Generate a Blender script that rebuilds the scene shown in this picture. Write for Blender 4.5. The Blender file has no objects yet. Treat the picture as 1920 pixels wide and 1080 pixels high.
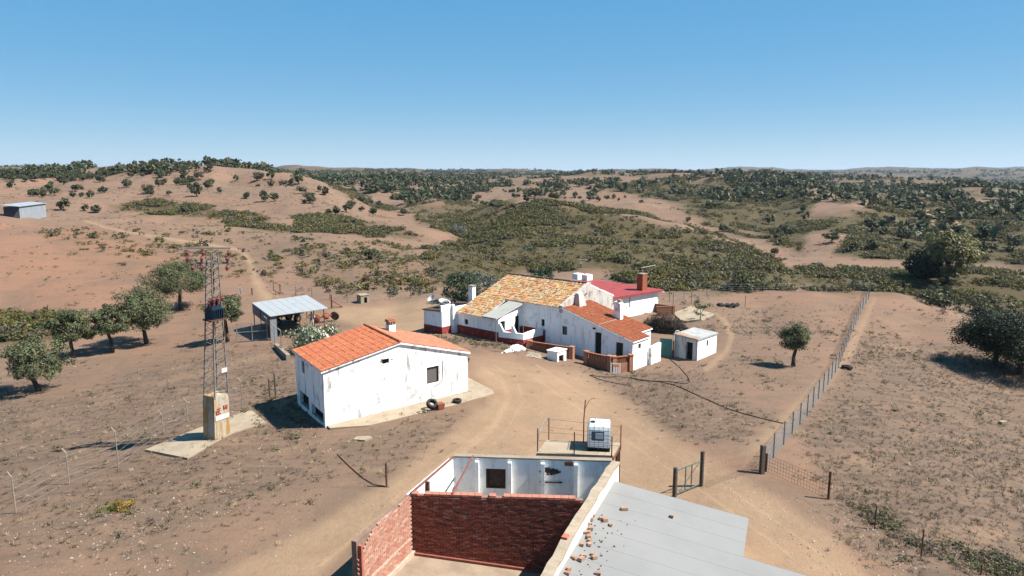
import bpy, math, random
import numpy as np
from mathutils import Vector, Matrix
random.seed(7); RNG = np.random.default_rng(11)
SC = bpy.context.scene
COL = SC.collection
R = math.radians
# ------------------------------------------------------------------ camera, sky, sun, exposure
ZC, FPX, PITCH = 14.5, 1280.0, R(9.19)          # camera height (m), focal length in photo pixels, tilt below horizon
cam = bpy.data.cameras.new('camera'); cam.sensor_width = 36; cam.lens = 36 * FPX / 1920
cam.clip_start = 0.5; cam.clip_end = 40000
camo = bpy.data.objects.new('camera', cam); COL.objects.link(camo)
camo.location = (0, 0, ZC); camo.rotation_euler = (math.pi / 2 - PITCH, 0, 0); SC.camera = camo
SUN_AZ, SUN_EL = R(97), R(52)                    # clockwise from +Y
wd = bpy.data.worlds.new('World'); SC.world = wd; wd.use_nodes = True
nt = wd.node_tree; sky = nt.nodes.new('ShaderNodeTexSky'); sky.sky_type = 'NISHITA'; sky.sun_disc = False
sky.sun_elevation = SUN_EL; sky.sun_rotation = SUN_AZ; sky.altitude = 3000; sky.air_density = 0.8; sky.dust_density = 0.3; sky.ozone_density = 3.0
sg = nt.nodes.new('ShaderNodeGamma'); sg.inputs[1].default_value = .2; sh = nt.nodes.new('ShaderNodeHueSaturation'); sh.inputs['Saturation'].default_value = 3.85; sh.inputs['Value'].default_value = 1.56; sh.inputs['Hue'].default_value = .496
nt.links.new(sky.outputs[0], sg.inputs[0]); nt.links.new(sg.outputs[0], sh.inputs['Color']); nt.links.new(sh.outputs[0], nt.nodes['Background'].inputs[0]); nt.nodes['Background'].inputs[1].default_value = 0.13
sl = bpy.data.lights.new('sun', 'SUN'); sl.energy = 5.0; sl.angle = R(0.53); sl.color = (1, 0.955, 0.88)
so = bpy.data.objects.new('sun', sl); COL.objects.link(so); so.location = (60, -10, 80)
SDIR = Vector((math.cos(SUN_EL) * math.sin(SUN_AZ), math.cos(SUN_EL) * math.cos(SUN_AZ), math.sin(SUN_EL)))
so.rotation_euler = SDIR.to_track_quat('Z', 'Y').to_euler()
HAZE = 0.00006                                   # density of the air
SC.view_settings.view_transform = 'Standard'; SC.view_settings.look = 'None'
SC.view_settings.exposure = 1.4; SC.view_settings.gamma = 1.0; SC.view_settings.use_curve_mapping = False

# ------------------------------------------------------------------ helpers
def tag(o, label=None, cat=None, group=None, kind=None):
    if label: o['label'] = label
    if cat: o['category'] = cat
    if group: o['group'] = group
    if kind: o['kind'] = kind
    return o
def link(o, parent=None):
    COL.objects.link(o)
    if parent is not None: o.parent = parent
    return o
def empty(name, loc, rz=0.0):
    o = bpy.data.objects.new(name, None); o.empty_display_size = 0.3
    o.location = loc; o.rotation_euler = (0, 0, rz); return link(o)
def copy_tree(o, parent=None):
    c = o.copy(); COL.objects.link(c); c.parent = parent
    for ch in o.children: copy_tree(ch, c)
    return c
class MB:
    """collects geometry, builds ONE mesh object"""
    def __init__(s): s.v = []; s.f = []; s.c = []; s.col = (1, 1, 1)
    def add(s, vs, fs):
        n = len(s.v); s.v += [tuple(p) for p in vs]; s.f += [tuple(i + n for i in f) for f in fs]; s.c += [s.col] * len(fs)
    def quad(s, a, b, c, d): s.add([a, b, c, d], [(0, 1, 2, 3)])
    def hexa(s, p):                                # 8 corners: 0-3 bottom ccw, 4-7 top ccw
        s.add(p, [(3, 2, 1, 0), (4, 5, 6, 7), (0, 1, 5, 4), (1, 2, 6, 5), (2, 3, 7, 6), (3, 0, 4, 7)])
    def box(s, c, d, rz=0.0, M=None):
        hx, hy, hz = d[0] / 2, d[1] / 2, d[2] / 2
        p = [Vector(q) for q in ((-hx, -hy, -hz), (hx, -hy, -hz), (hx, hy, -hz), (-hx, hy, -hz), (-hx, -hy, hz), (hx, -hy, hz), (hx, hy, hz), (-hx, hy, hz))]
        m = M if M is not None else Matrix.Rotation(rz, 3, 'Z')
        s.hexa([m @ q + Vector(c) for q in p])
    def slab(s, pts, th):                          # prism from top polygon, th downward
        n = len(pts); t = [Vector(p) for p in pts]; b = [p - Vector((0, 0, th)) for p in t]
        s.add(b + t, [tuple(range(n))[::-1], tuple(range(n, 2 * n))] + [(i, (i + 1) % n, (i + 1) % n + n, i + n) for i in range(n)])
    def tube(s, p0, p1, r0, r1=None, n=6, cap=True):
        r1 = r0 if r1 is None else r1; p0, p1 = Vector(p0), Vector(p1); d = p1 - p0
        if d.length < 1e-6: return
        d.normalize(); a = d.cross(Vector((0, 0, 1)) if abs(d.z) < .9 else Vector((1, 0, 0))).normalized(); b = d.cross(a)
        vs = []
        for p, r in ((p0, r0), (p1, r1)):
            for i in range(n):
                t = 2 * math.pi * i / n; vs.append(p + a * (math.cos(t) * r) + b * (math.sin(t) * r))
        fs = [(i, i + n, (i + 1) % n + n, (i + 1) % n) for i in range(n)]
        if cap: fs += [tuple(range(n)), tuple(range(2 * n - 1, n - 1, -1))]
        s.add(vs, fs)
    def path(s, pts, r, n=6):
        rr = r if isinstance(r, (list, tuple)) else [r] * len(pts)
        for i in range(len(pts) - 1): s.tube(pts[i], pts[i + 1], rr[i], rr[i + 1], n)
    def lathe(s, c, prof, n=16, axis=None):        # prof: (radius, height) list along axis
        ax = Vector(axis or (0, 0, 1)).normalized(); a = ax.orthogonal().normalized(); b = ax.cross(a); c = Vector(c); vs = []
        for r, h in prof:
            for i in range(n):
                t = 2 * math.pi * i / n; vs.append(c + ax * h + (a * math.cos(t) + b * math.sin(t)) * r)
        s.add(vs, [(k * n + i, k * n + (i + 1) % n, (k + 1) * n + (i + 1) % n, (k + 1) * n + i) for k in range(len(prof) - 1) for i in range(n)])
    def build(s, name, mat, parent=None, smooth=False, col=False, **kw):
        me = bpy.data.meshes.new(name); me.from_pydata(s.v, [], s.f)
        if col:
            ca = me.color_attributes.new('tint', 'FLOAT_COLOR', 'CORNER'); arr = []
            for f, c in zip(s.f, s.c): arr += [c[0], c[1], c[2], 1.0] * len(f)
            ca.data.foreach_set('color', arr)
        me.materials.append(mat)
        if smooth: me.shade_smooth()
        me.update(); o = bpy.data.objects.new(name, me); link(o, parent); tag(o, **kw); return o

# ------------------------------------------------------------------ procedural materials
ALB = .74                                         # reflectance scale that goes with the exposure
sc3 = lambda c, k=ALB: tuple(x * k for x in c)
class NT:
    def __init__(s, name):
        s.m = bpy.data.materials.new(name); s.m.use_nodes = True; s.t = s.m.node_tree; s.n = s.t.nodes; s.b = s.n['Principled BSDF']
        s.b.inputs['Specular IOR Level'].default_value = 0.15; s.b.inputs['Roughness'].default_value = 0.9
    def node(s, ty, **kw):
        x = s.n.new(ty)
        for k, v in kw.items(): setattr(x, k, v)
        return x
    def ln(s, a, b): s.t.links.new(a, b)
    def noise(s, scale, detail=4, rough=.55, vec=None, dist=0):
        x = s.node('ShaderNodeTexNoise'); x.inputs['Scale'].default_value = scale; x.inputs['Detail'].default_value = detail
        x.inputs['Roughness'].default_value = rough; x.inputs['Distortion'].default_value = dist
        s.ln(vec if vec is not None else s.pos(), x.inputs['Vector']); return x.outputs['Fac']
    def pos(s):
        if not hasattr(s, '_p'): s._p = s.node('ShaderNodeNewGeometry').outputs['Position']
        return s._p
    def scaled(s, sx, sy, sz, rz=0):
        x = s.node('ShaderNodeMapping'); x.inputs['Scale'].default_value = (sx, sy, sz); x.inputs['Rotation'].default_value = (0, 0, rz)
        s.ln(s.pos(), x.inputs['Vector']); return x.outputs[0]
    def ramp(s, fac, lo, hi):
        x = s.node('ShaderNodeMapRange'); x.interpolation_type = 'SMOOTHSTEP'; x.inputs[1].default_value = lo; x.inputs[2].default_value = hi; s.ln(fac, x.inputs[0]); return x.outputs[0]
    def math(s, op, a, b=None):
        x = s.node('ShaderNodeMath', operation=op)
        for i, q in enumerate((a, b)):
            if q is None: continue
            if isinstance(q, (int, float)): x.inputs[i].default_value = q
            else: s.ln(q, x.inputs[i])
        return x.outputs[0]
    def mix(s, fac, a, b, mode='MIX'):
        x = s.node('ShaderNodeMix', data_type='RGBA', blend_type=mode)
        for i, q in ((0, fac), (6, a), (7, b)):
            if isinstance(q, (int, float)): x.inputs[i].default_value = q
            elif isinstance(q, tuple): x.inputs[i].default_value = (*q, 1)
            else: s.ln(q, x.inputs[i])
        return x.outputs[2]
    def attr(s, name, kind='Fac'):
        x = s.node('ShaderNodeAttribute'); x.attribute_name = name; return x.outputs[kind]
    def bump(s, h, strength, dist=.05):
        x = s.node('ShaderNodeBump'); x.inputs['Strength'].default_value = strength; x.inputs['Distance'].default_value = dist
        s.ln(h, x.inputs['Height']); s.ln(x.outputs[0], s.b.inputs['Normal'])
    def out(s, c):
        if isinstance(c, tuple): s.b.inputs['Base Color'].default_value = (*c, 1)
        else: s.ln(c, s.b.inputs['Base Color'])
        return s.m
    def set(s, **kw):
        for k, v in kw.items(): s.b.inputs[k.replace('_', ' ')].default_value = v
        return s
def simple(name, c, c2=None, scale=3.0, rough=.85, metal=0.0, bump=0.0, spec=.2, lo=.35, hi=.7, raw=False):
    t = NT(name); t.set(Roughness=rough, Metallic=metal); t.b.inputs['Specular IOR Level'].default_value = spec
    if c2 is None: c2 = tuple(x * .7 for x in c)
    if not raw: c, c2 = tuple(x * ALB for x in c), tuple(x * ALB for x in c2)
    n = t.noise(scale, 6, .65)
    if bump: t.bump(t.noise(scale * 6, 4), bump, .02)
    return t.out(t.mix(t.ramp(n, lo, hi), c, c2))

# ------------------------------------------------------------------ camera-model helpers: photo pixel -> world ray
def rays(px, py):
    a = (np.asarray(px, float) - 960) / FPX; b = (540 - np.asarray(py, float)) / FPX
    return np.stack([a, math.cos(PITCH) + b * math.sin(PITCH), -math.sin(PITCH) + b * math.cos(PITCH)], -1)
def proj(x, y, z):
    dz = z - ZC; dep = y * math.cos(PITCH) - dz * math.sin(PITCH); up = y * math.sin(PITCH) + dz * math.cos(PITCH)
    dep = np.where(dep < .1, .1, dep)
    return 960 + FPX * x / dep, 540 - FPX * up / dep
def atz(px, py, z): r = rays(px, py); return Vector((0, 0, ZC)) + Vector(r) * ((z - ZC) / r[2])
def aty(px, py, y): r = rays(px, py); return Vector((0, 0, ZC)) + Vector(r) * (y / r[1])

# ------------------------------------------------------------------ value noise
def vnoise(x, y, seed=0):
    xi = np.floor(x).astype(np.int64); yi = np.floor(y).astype(np.int64); fx = x - xi; fy = y - yi
    fx = fx * fx * (3 - 2 * fx); fy = fy * fy * (3 - 2 * fy)
    def h(a, b):
        n = (a * 374761393 + b * 668265263 + seed * 974711) & 0x7fffffff; n = ((n ^ (n >> 13)) * 1274126177) & 0x7fffffff
        return ((n ^ (n >> 16)) & 0xffff) / 65535.0
    return (h(xi, yi) * (1 - fx) + h(xi + 1, yi) * fx) * (1 - fy) + (h(xi, yi + 1) * (1 - fx) + h(xi + 1, yi + 1) * fx) * fy
def fbm(x, y, o=4, seed=0):
    s = 0; a = .5
    for i in range(o): s = s + a * (vnoise(x, y, seed + i) * 2 - 1); x = x * 2.03; y = y * 2.03; a *= .5
    return s

# ------------------------------------------------------------------ terrain height field
NEAR = [(0,3,0),(0,18,0),(8,18,-.2),(-8,18,0),(0,30,0),(10,30,-.1),(20,30,-.6),(30,30,-1.8),(-10,38,0),(-3,45,0),(-16.9,36.7,-.2),(-25,36,-1.2),
 (-35,40,-2.4),(-20,25,-.6),(-30,28,-2),(2,47,-.4),(12,45,-.6),(22,52,-.9),(32,45,-2.4),(38,50,-3.3),(50,50,-4.5),(-6.7,64,-.35),(-12,60,-.4),(-5,58,-.35),
 (2,58,-.8),(6.5,56,-1.3),(10,55,-1.6),(16,59,-1.6),(24,66,-1.4),(20,80,-1.5),(30,80,-1.6),(10,80,-1.6),(0,75,-.8),(-10,75,-1),(-24,66,-1.5),(-22,75,-1.6),(-15,85,-1.8),
 (-37,53,-2.5),(-41,63,-2.7),(-38,66,-2.6),(-38,69,-2.6),(-43,87,-2.4),(50,94.7,-1.2),(40,80,-1.6),(45,75,-2.5),(-15,15,-.2),(15,15,-.4),(0,-15,0),(0,-60,-4),
 (-60,0,-6),(60,0,-6),(-100,60,-5),(100,60,-9),(-150,-60,-3),(150,-60,-6),(0,-300,2),(-400,0,12),(400,0,4),(-1500,0,25),(1500,0,15),(0,-2000,20),(-8000,0,20),(8000,0,20),(0,-8000,20)]
COLS = {
0:[(560,95),(500,110),(440,130),(403,155),(412,180),(395,215),(370,260),(345,320),(326,400),(333,600),(326,1500)],
160:[(580,85),(520,105),(450,130),(410,155),(408,190),(385,230),(350,320),(322,390),(331,600),(327,1500)],
320:[(520,105),(470,125),(430,150),(412,175),(400,205),(380,240),(350,300),(317,370),(328,600),(327,1500)],
400:[(515,107),(468,130),(430,156),(410,185),(397,215),(372,255),(345,308),(315,366),(330,560),(327,1500)],
480:[(510,110),(465,140),(430,165),(408,195),(390,225),(360,270),(335,320),(319,360),(336,500),(325,1600)],
560:[(550,95),(500,115),(460,140),(440,160),(426,185),(405,210),(380,240),(350,280),(334,310),(346,450),(328,1400),(320,2600)],
640:[(545,95),(490,120),(450,150),(437,175),(425,195),(410,215),(385,250),(363,285),(354,450),(339,700),(326,1500)],
720:[(540,95),(490,120),(460,145),(445,170),(431,195),(413,230),(399,260),(404,330),(378,380),(351,480),(338,560),(339,900),(324,1800)],
800:[(500,115),(470,140),(452,165),(430,200),(412,250),(395,310),(375,360),(360,450),(346,700),(325,1800)],
880:[(510,115),(480,135),(455,165),(430,205),(412,240),(397,300),(380,350),(362,450),(346,700),(325,1800)],
960:[(535,115),(490,135),(450,160),(420,190),(395,225),(377,255),(388,320),(373,400),(359,500),(346,700),(326,1800)],
1040:[(540,110),(500,130),(450,160),(410,195),(385,230),(372,260),(384,330),(363,420),(351,520),(341,800),(327,1800)],
1120:[(545,110),(510,125),(470,145),(440,170),(410,205),(390,240),(402,300),(379,350),(359,450),(343,600),(331,800),(338,1200),(327,2500)],
1200:[(549,95),(515,120),(480,140),(450,165),(430,190),(410,220),(399,250),(408,290),(387,330),(366,420),(346,560),(332,750),(339,1200),(328,2500)],
1280:[(547,93),(535,115),(490,140),(465,160),(445,180),(428,200),(444,240),(412,290),(391,340),(366,430),(346,520),(330,620),(339,1000),(328,2500)],
1360:[(547,93),(545,110),(500,135),(475,155),(455,175),(455,210),(431,260),(405,310),(381,370),(355,450),(330,540),(324,600),(339,900),(328,2500)],
1440:[(546,93),(550,112),(510,135),(488,150),(482,200),(450,240),(420,280),(395,320),(370,390),(345,480),(326,580),(340,900),(328,2500)],
1520:[(545,93),(570,112),(530,140),(505,160),(480,190),(450,225),(420,260),(390,310),(366,380),(351,450),(347,500),(347,700),(335,1500),(329,3000)],
1600:[(544,93),(575,112),(530,140),(505,160),(475,190),(440,225),(405,270),(382,310),(374,380),(360,450),(354,600),(346,900),(336,1800),(328,3200)],
1680:[(548,94),(580,110),(540,135),(512,160),(478,190),(440,230),(405,275),(384,320),(371,380),(359,480),(351,700),(341,1500),(327,3200)],
1760:[(575,87),(590,108),(550,132),(520,155),(485,185),(445,225),(408,270),(385,315),(368,380),(357,490),(349,750),(339,1500),(327,3200)],
1840:[(610,78),(600,100),(560,125),(530,145),(495,175),(450,215),(410,260),(386,310),(366,380),(356,500),(348,800),(338,1500),(328,3000)],
1920:[(640,70),(615,92),(570,118),(535,142),(495,172),(450,212),(410,258),(386,310),(366,390),(357,520),(348,900),(338,1600),(327,3400)]}
_cp = list(NEAR)
for px, lst in COLS.items():
    for py, y in lst:
        p = aty(px, py, y); _cp.append((p.x, p.y, p.z))
        if px in (0, 1920):                        # the land goes on as at the edge of view
            for k in (1.28, 1.7): a = math.atan2(p.x, p.y) * k; d = math.hypot(p.x, p.y); _cp.append((d * math.sin(a), d * math.cos(a), p.z))
for az in range(-180, 180, 12):
    d = 9000; _cp.append((d * math.sin(R(az)), d * math.cos(R(az)), 22 + 25 * math.sin(az * 1.7)))
    d = 16000; _cp.append((d * math.sin(R(az)), d * math.cos(R(az)), 25))
_cp = np.array(_cp)
def _uv2(x, y):
    r = np.sqrt(x * x + y * y); a = np.arctan2(x, y); lr = np.log(r + 25)
    return r, np.stack([a * 2.6 * np.clip(r / 30, .3, 1), lr], -1)
_r, _U = _uv2(_cp[:, 0], _cp[:, 1]); EPS = .05
def _ker(A, B): return -np.sqrt(((A[:, None, :] - B[None, :, :]) ** 2).sum(-1) + EPS ** 2)
_w = _cp[:, 2] / (1 + _r / 70); _N = len(_cp)
_A = np.zeros((_N + 1, _N + 1)); _A[:_N, :_N] = _ker(_U, _U) - np.eye(_N) * 2e-3; _A[_N, :_N] = 1; _A[:_N, _N] = 1
_cf = np.linalg.solve(_A, np.append(_w, 0))
def inpoly(px, py, poly):
    poly = np.asarray(poly, float); inside = np.zeros(np.shape(px), bool); j = len(poly) - 1
    for i in range(len(poly)):
        xi, yi = poly[i]; xj, yj = poly[j]
        inside ^= ((yi > py) != (yj > py)) & (px < (xj - xi) * (py - yi) / (yj - yi + 1e-12) + xi); j = i
    return inside
def ground(x, y):
    x = np.atleast_1d(np.asarray(x, float)); y = np.atleast_1d(np.asarray(y, float)); out = np.empty(x.shape)
    for i in range(0, len(x), 40000):
        xs, ys = x[i:i + 40000], y[i:i + 40000]; r, U = _uv2(xs, ys)
        z = (_ker(U, _U) @ _cf[:_N] + _cf[_N]) * (1 + r / 70)
        far = np.clip((r - 95) / 120, 0, 1)
        z = z + far * 4.2 * fbm(xs / 52, ys / 52, 4, 3) + np.clip((r - 450) / 900, 0, 1) * 30 * fbm(xs / 480, ys / 480, 4, 9) + np.clip((r - 1800) / 2500, 0, 1) * 75 * fbm(xs / 1500, ys / 1500, 4, 13)
        z = z - far * np.clip(1 - np.abs(fbm(xs / 85, ys / 85, 3, 21)) * 5, 0, 1) * 2.6
        near = np.clip((r - 15) / 30, 0, 1); z = z + near * .045 * fbm(xs / 2.3, ys / 2.3, 3, 5)
        z = z + np.clip((r - 7000) / 4000, 0, 1) * np.clip(fbm(xs / 2600, ys / 2600, 3, 17) - .0, 0, 1) * 330
        for hx, hy, ha, hs in ((-790, 2600, 20, 130), (5100, 7000, 80, 600), (3300, 5200, 22, 700)): z = z + ha * np.exp(-((xs - hx) ** 2 + (ys - hy) ** 2) / (2 * hs * hs))
        out[i:i + 40000] = z - np.where(inpoly(xs, ys, PEN), 1.3, 0)
    return out
PEN = [(-3.98, 24.78), (2.72, 24.34), (-.2, 16.8), (-5.35, 21.2)]    # sunken floor of the roofless pen
def gz(x, y): return float(ground(x, y)[0])
_T = np.concatenate([np.arange(14, 120, .6), 120 * 1.012 ** np.arange(0, 400)])
def cast(px, py):
    """where the camera rays through these photo pixels meet the land"""
    px = np.atleast_1d(np.asarray(px, float)); py = np.atleast_1d(np.asarray(py, float)); rr = rays(px, py); rr = rr / rr[:, 1:2]
    out = np.full((len(px), 3), np.nan)
    for i in range(0, len(px), 300):
        d = rr[i:i + 300]; X = d[:, 0:1] * _T; Y = np.broadcast_to(_T, X.shape); Z = ZC + d[:, 2:3] * _T
        G = ground(X.ravel(), Y.ravel()).reshape(X.shape); below = Z < G
        k = np.argmax(below, 1); ok = below.any(1) & (k > 0)
        for j in np.nonzero(ok)[0]:
            k1 = k[j]; a, b = Z[j, k1 - 1] - G[j, k1 - 1], G[j, k1] - Z[j, k1]; t = a / (a + b + 1e-9)
            y = _T[k1 - 1] + (_T[k1] - _T[k1 - 1]) * t; out[i + j] = (d[j, 0] * y, y, 0)
    ok = ~np.isnan(out[:, 0])
    if ok.any(): out[ok, 2] = ground(out[ok, 0], out[ok, 1])
    return out
def gp(px, py):
    p = cast([px], [py])[0]; return Vector(p)
def polydist(px, py, poly, closed=True):
    poly = np.asarray(poly, float); d = np.full(np.shape(px), 1e9); n = len(poly)
    for i in range(n if closed else n - 1):
        a = poly[i]; b = poly[(i + 1) % n]; ab = b - a; t = np.clip(((px - a[0]) * ab[0] + (py - a[1]) * ab[1]) / (ab @ ab + 1e-9), 0, 1)
        d = np.minimum(d, np.hypot(px - a[0] - t * ab[0], py - a[1] - t * ab[1]))
    return d
# ------------------------------------------------------------------ the land
_az = np.concatenate([np.arange(-180, -46, 3.0), np.arange(-46, 46.01, .165), np.arange(48.5, 180.1, 3.0)])
_rows = [6.0]
while _rows[-1] < 16000:
    r = _rows[-1]; _rows.append(r + (min(max(r * r / 14.5 / FPX * 2.2, .06), 1.05) if 17 < r < 95 else max(.35, r * .011)))
_rr = np.array(_rows)
AZ, RR = np.meshgrid(np.radians(_az), _rr)         # rows x cols
GX = RR * np.sin(AZ); GY = RR * np.cos(AZ)
GZ = ground(GX.ravel(), GY.ravel()).reshape(GX.shape)
PX, PY = proj(GX, GY, GZ); PX = np.where(GY < 4, -9999, PX)
_el = (GZ - ZC) / RR; VIS = _el >= np.maximum.accumulate(_el, 0) - .004
AREA = np.gradient(_rr)[:, None] * (RR * np.gradient(np.radians(_az))[None, :])
WN = fbm(GX / 9, GY / 9, 4, 31); WN2 = fbm(GX / 60, GY / 60, 4, 33); WN3 = fbm(GX / 1.7, GY / 1.7, 3, 35)
def softpoly(poly, soft, warp):
    d = polydist(PX, PY, poly); s = np.where(inpoly(PX, PY, poly), d, -d) + warp
    t = np.clip((s + soft) / (2 * soft), 0, 1); return t * t * (3 - 2 * t)
def softline(pts, hw, soft, warp):
    pts = np.asarray(pts, float); best = np.zeros(PX.shape)
    for i in range(len(pts) - 1):
        a, b = pts[i], pts[i + 1]; ab = b - a; t = np.clip(((PX - a[0]) * ab[0] + (PY - a[1]) * ab[1]) / (ab @ ab + 1e-9), 0, 1)
        d = np.hypot(PX - a[0] - t * ab[0], (PY - a[1] - t * ab[1])); w = hw[i] + (hw[i + 1] - hw[i]) * t
        best = np.maximum(best, np.clip((w + soft * w - d + warp * w) / (2 * soft * w), 0, 1))
    return best
YARD = [(590,1090),(380,1090),(600,985),(760,880),(850,815),(915,765),(925,735),(880,690),(880,668),(960,672),(1010,690),(1090,708),(1160,757),(1240,815),(1330,860),(1400,900),(1480,945),(1560,1010),(1640,1090),(1250,1090),(1150,890),(960,850),(850,858),(760,930),(680,1000)]
BACKYARD = [(600,590),(640,575),(720,570),(800,558),(850,575),(800,620),(770,648),(700,622),(640,606)]
RUTS = [([(900,690),(940,716),(950,750),(915,805),(850,862),(730,955),(600,1060)], [2.2,2.6,3,3.4,4,5,6]), ([(925,684),(968,712),(982,750),(945,815),(880,872),(765,965),(660,1075)], [2.2,2.6,3,3.4,4,5,6]), ([(975,690),(1040,735),(1120,790),(1210,850),(1330,930),(1480,1040)], [2,2.4,3,3.4,4,5]), ([(1005,684),(1075,728),(1160,785),(1255,845),(1380,925),(1540,1040)], [2,2.4,3,3.4,4,5])]
ruts = np.maximum.reduce([softline(p, w, .7, WN3 * .5) for p, w in RUTS])
path = np.maximum.reduce([softpoly(YARD, 16, WN * 26) * (.72 + .12 * WN3), ruts, softpoly(BACKYARD, 10, WN * 10) * .8,
    softline([(510,572),(490,545),(478,520),(470,495),(462,478),(445,468),(400,460),(330,450),(250,437),(200,427),(160,414)], [16,9,6,5,4,3.2,2.8,2.5,2.2,2,1.8], .8, WN * .6) * .7,
    softline([(905,690),(940,712),(955,745),(925,800),(860,850),(740,940)], [5,6,8,9,10,12], .5, WN * .4),
    softline([(1325,692),(1362,660),(1372,630),(1358,600),(1340,588)], [5,6,5,4,3], .6, WN * .5) * .6,
    softline([(1758,392),(1780,398),(1792,410),(1797,428)], [3.5,4.5,5.5,7], .5, WN * .4), softline([(1735,394),(1748,408),(1752,428)], [3.5,4.5,6], .5, WN * .4),
    softline([(1420,845),(1500,765),(1590,665),(1640,560)], [20,12,7,4], .7, WN * .7) * .5,
    softline([(300,720),(600,640),(700,600)], [5,5,4], .8, WN) * .3])
grey = np.maximum.reduce([softpoly([(-400,760),(60,730),(250,660),(330,640),(470,645),(545,690),(600,800),(640,830),(620,900),(420,960),(200,1000),(-400,1060)], 40, WN * 60) * .8,
    softpoly([(1490,800),(1570,700),(1640,640),(1780,640),(2400,700),(2400,1100),(1720,1090),(1580,950)], 30, WN * 50),
    softpoly([(1110,705),(1250,700),(1330,720),(1460,780),(1440,830),(1330,830),(1210,790)], 20, WN * 34) * .85,
    softpoly([(620,820),(760,800),(870,780),(830,825),(740,890),(690,920),(640,880)], 14, WN * 26) * .8,
    softpoly([(1350,590),(1600,570),(1560,660),(1470,740),(1330,690)], 30, WN * 50) * .4])
red = np.maximum.reduce([softpoly([(-600,430),(150,424),(260,450),(330,480),(390,540),(330,560),(180,585),(-600,610)], 20, WN * 25),
    softpoly([(1330,915),(1420,900),(1560,1000),(1680,1090),(1560,1090),(1400,990)], 16, WN * 30) * .8,
    softpoly([(420,640),(540,630),(560,680),(450,690)], 14, WN * 20) * .5])
SCRUB = [([(200,380),(330,372),(370,378),(412,386),(412,410),(380,418),(330,412),(200,396)], 1), ([(370,385),(480,398),(540,432),(470,440),(400,412)], .9),
 ([(555,402),(640,405),(760,432),(870,468),(800,457),(700,446),(555,440)], 1), ([(790,470),(850,440),(960,398),(1010,377),(1090,387),(1200,402),(1320,432),(1420,470),(1500,528),(1440,544),(1240,544),(1130,520),(1000,510),(930,545),(860,555),(800,525)], .95),
 ([(1230,546),(1440,546),(1560,546),(1700,552),(1800,575),(1990,650),(1990,520),(1800,505),(1640,500),(1560,506),(1480,496),(1420,472),(1380,500)], .95), ([(590,343),(640,348),(725,386),(790,405),(720,402),(650,370)], .8),
 ([(1240,335),(1500,330),(1540,400),(1500,470),(1320,425),(1250,390),(1130,345)], .95), ([(1500,395),(1990,370),(1990,500),(1560,480),(1600,440),(1500,430)], .95), ([(760,372),(960,380),(940,420),(860,445),(780,420)], .7),
 ([(-100,590),(90,585),(160,605),(60,640),(-100,640)], .9), ([(1560,340),(1990,345),(1990,372),(1560,385)], .8), ([(540,448),(760,455),(830,520),(812,556),(640,560),(560,520)], .2), ([(60,428),(450,432),(570,470),(500,525),(300,525),(110,470)], .14)]
scrub = np.maximum.reduce([softpoly(p, 9, WN * 16 + WN2 * 20) * k for p, k in SCRUB]); scrub = np.where(RR > 60, scrub, 0)
farwood = np.clip((RR - 420) / 400, 0, 1) * np.clip(.62 + WN2 * .9 + np.clip((RR - 1000) / 2000, 0, 1) * .5, 0, 1); outside = (np.abs(AZ) > R(44)) & (RR > 90)
scrub = np.where(outside, np.clip(.3 + WN2 * 1.2, 0, 1), np.maximum(scrub, farwood * .9))
nr, nc = GX.shape; me = bpy.data.meshes.new('terrain')
idx = np.arange(nr * nc).reshape(nr, nc)
q = np.stack([idx[:-1, :-1], idx[:-1, 1:], idx[1:, 1:], idx[1:, :-1]], -1).reshape(-1, 4)[:, ::-1]
me.vertices.add(nr * nc + 1); me.vertices.foreach_set('co', np.append(np.stack([GX, GY, GZ], -1).ravel(), [0, 0, 0]))
hub = nr * nc; tri = [(hub, int(idx[0, j + 1]), int(idx[0, j])) for j in range(nc - 1)]
loops = np.concatenate([q.ravel(), np.array(tri).ravel()]); me.loops.add(len(loops)); me.loops.foreach_set('vertex_index', loops.astype(np.int32))
ls = np.concatenate([np.arange(len(q)) * 4, len(q) * 4 + np.arange(len(tri)) * 3]); me.polygons.add(len(ls)); me.polygons.foreach_set('loop_start', ls.astype(np.int32))
me.update(calc_edges=True); me.validate()
ca = me.color_attributes.new('masks', 'FLOAT_COLOR', 'POINT')
ca.data.foreach_set('color', np.append(np.stack([path, scrub, grey, red], -1).ravel(), [0, 0, .5, 0]).astype(np.float32))
me.shade_smooth()
t = NT('dry_earth'); a = t.node('ShaderNodeAttribute'); a.attribute_name = 'masks'; sp = t.node('ShaderNodeSeparateColor'); t.ln(a.outputs['Color'], sp.inputs[0])
n_big = t.noise(.035, 5, .6); n_mid = t.noise(.35, 6, .65); n_fine = t.noise(3.2, 6, .7); n_grit = t.noise(14, 5, .75); n_str = t.noise(1.0, 6, .7, t.scaled(.28, 1.5, 1, R(-28)), .6)
soil = t.mix(t.ramp(n_mid, .3, .7), (0.162, 0.104, 0.069), (0.122, 0.080, 0.055)); soil = t.mix(t.ramp(n_big, .35, .68), soil, (0.167, 0.096, 0.062))
soil = t.mix(t.math('MULTIPLY', t.ramp(n_str, .5, .68), .55), soil, (0.092, 0.068, 0.050))
soil = t.mix(t.math('MULTIPLY', t.ramp(n_fine, .56, .72), .6), soil, (0.077, 0.055, 0.042))
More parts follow.
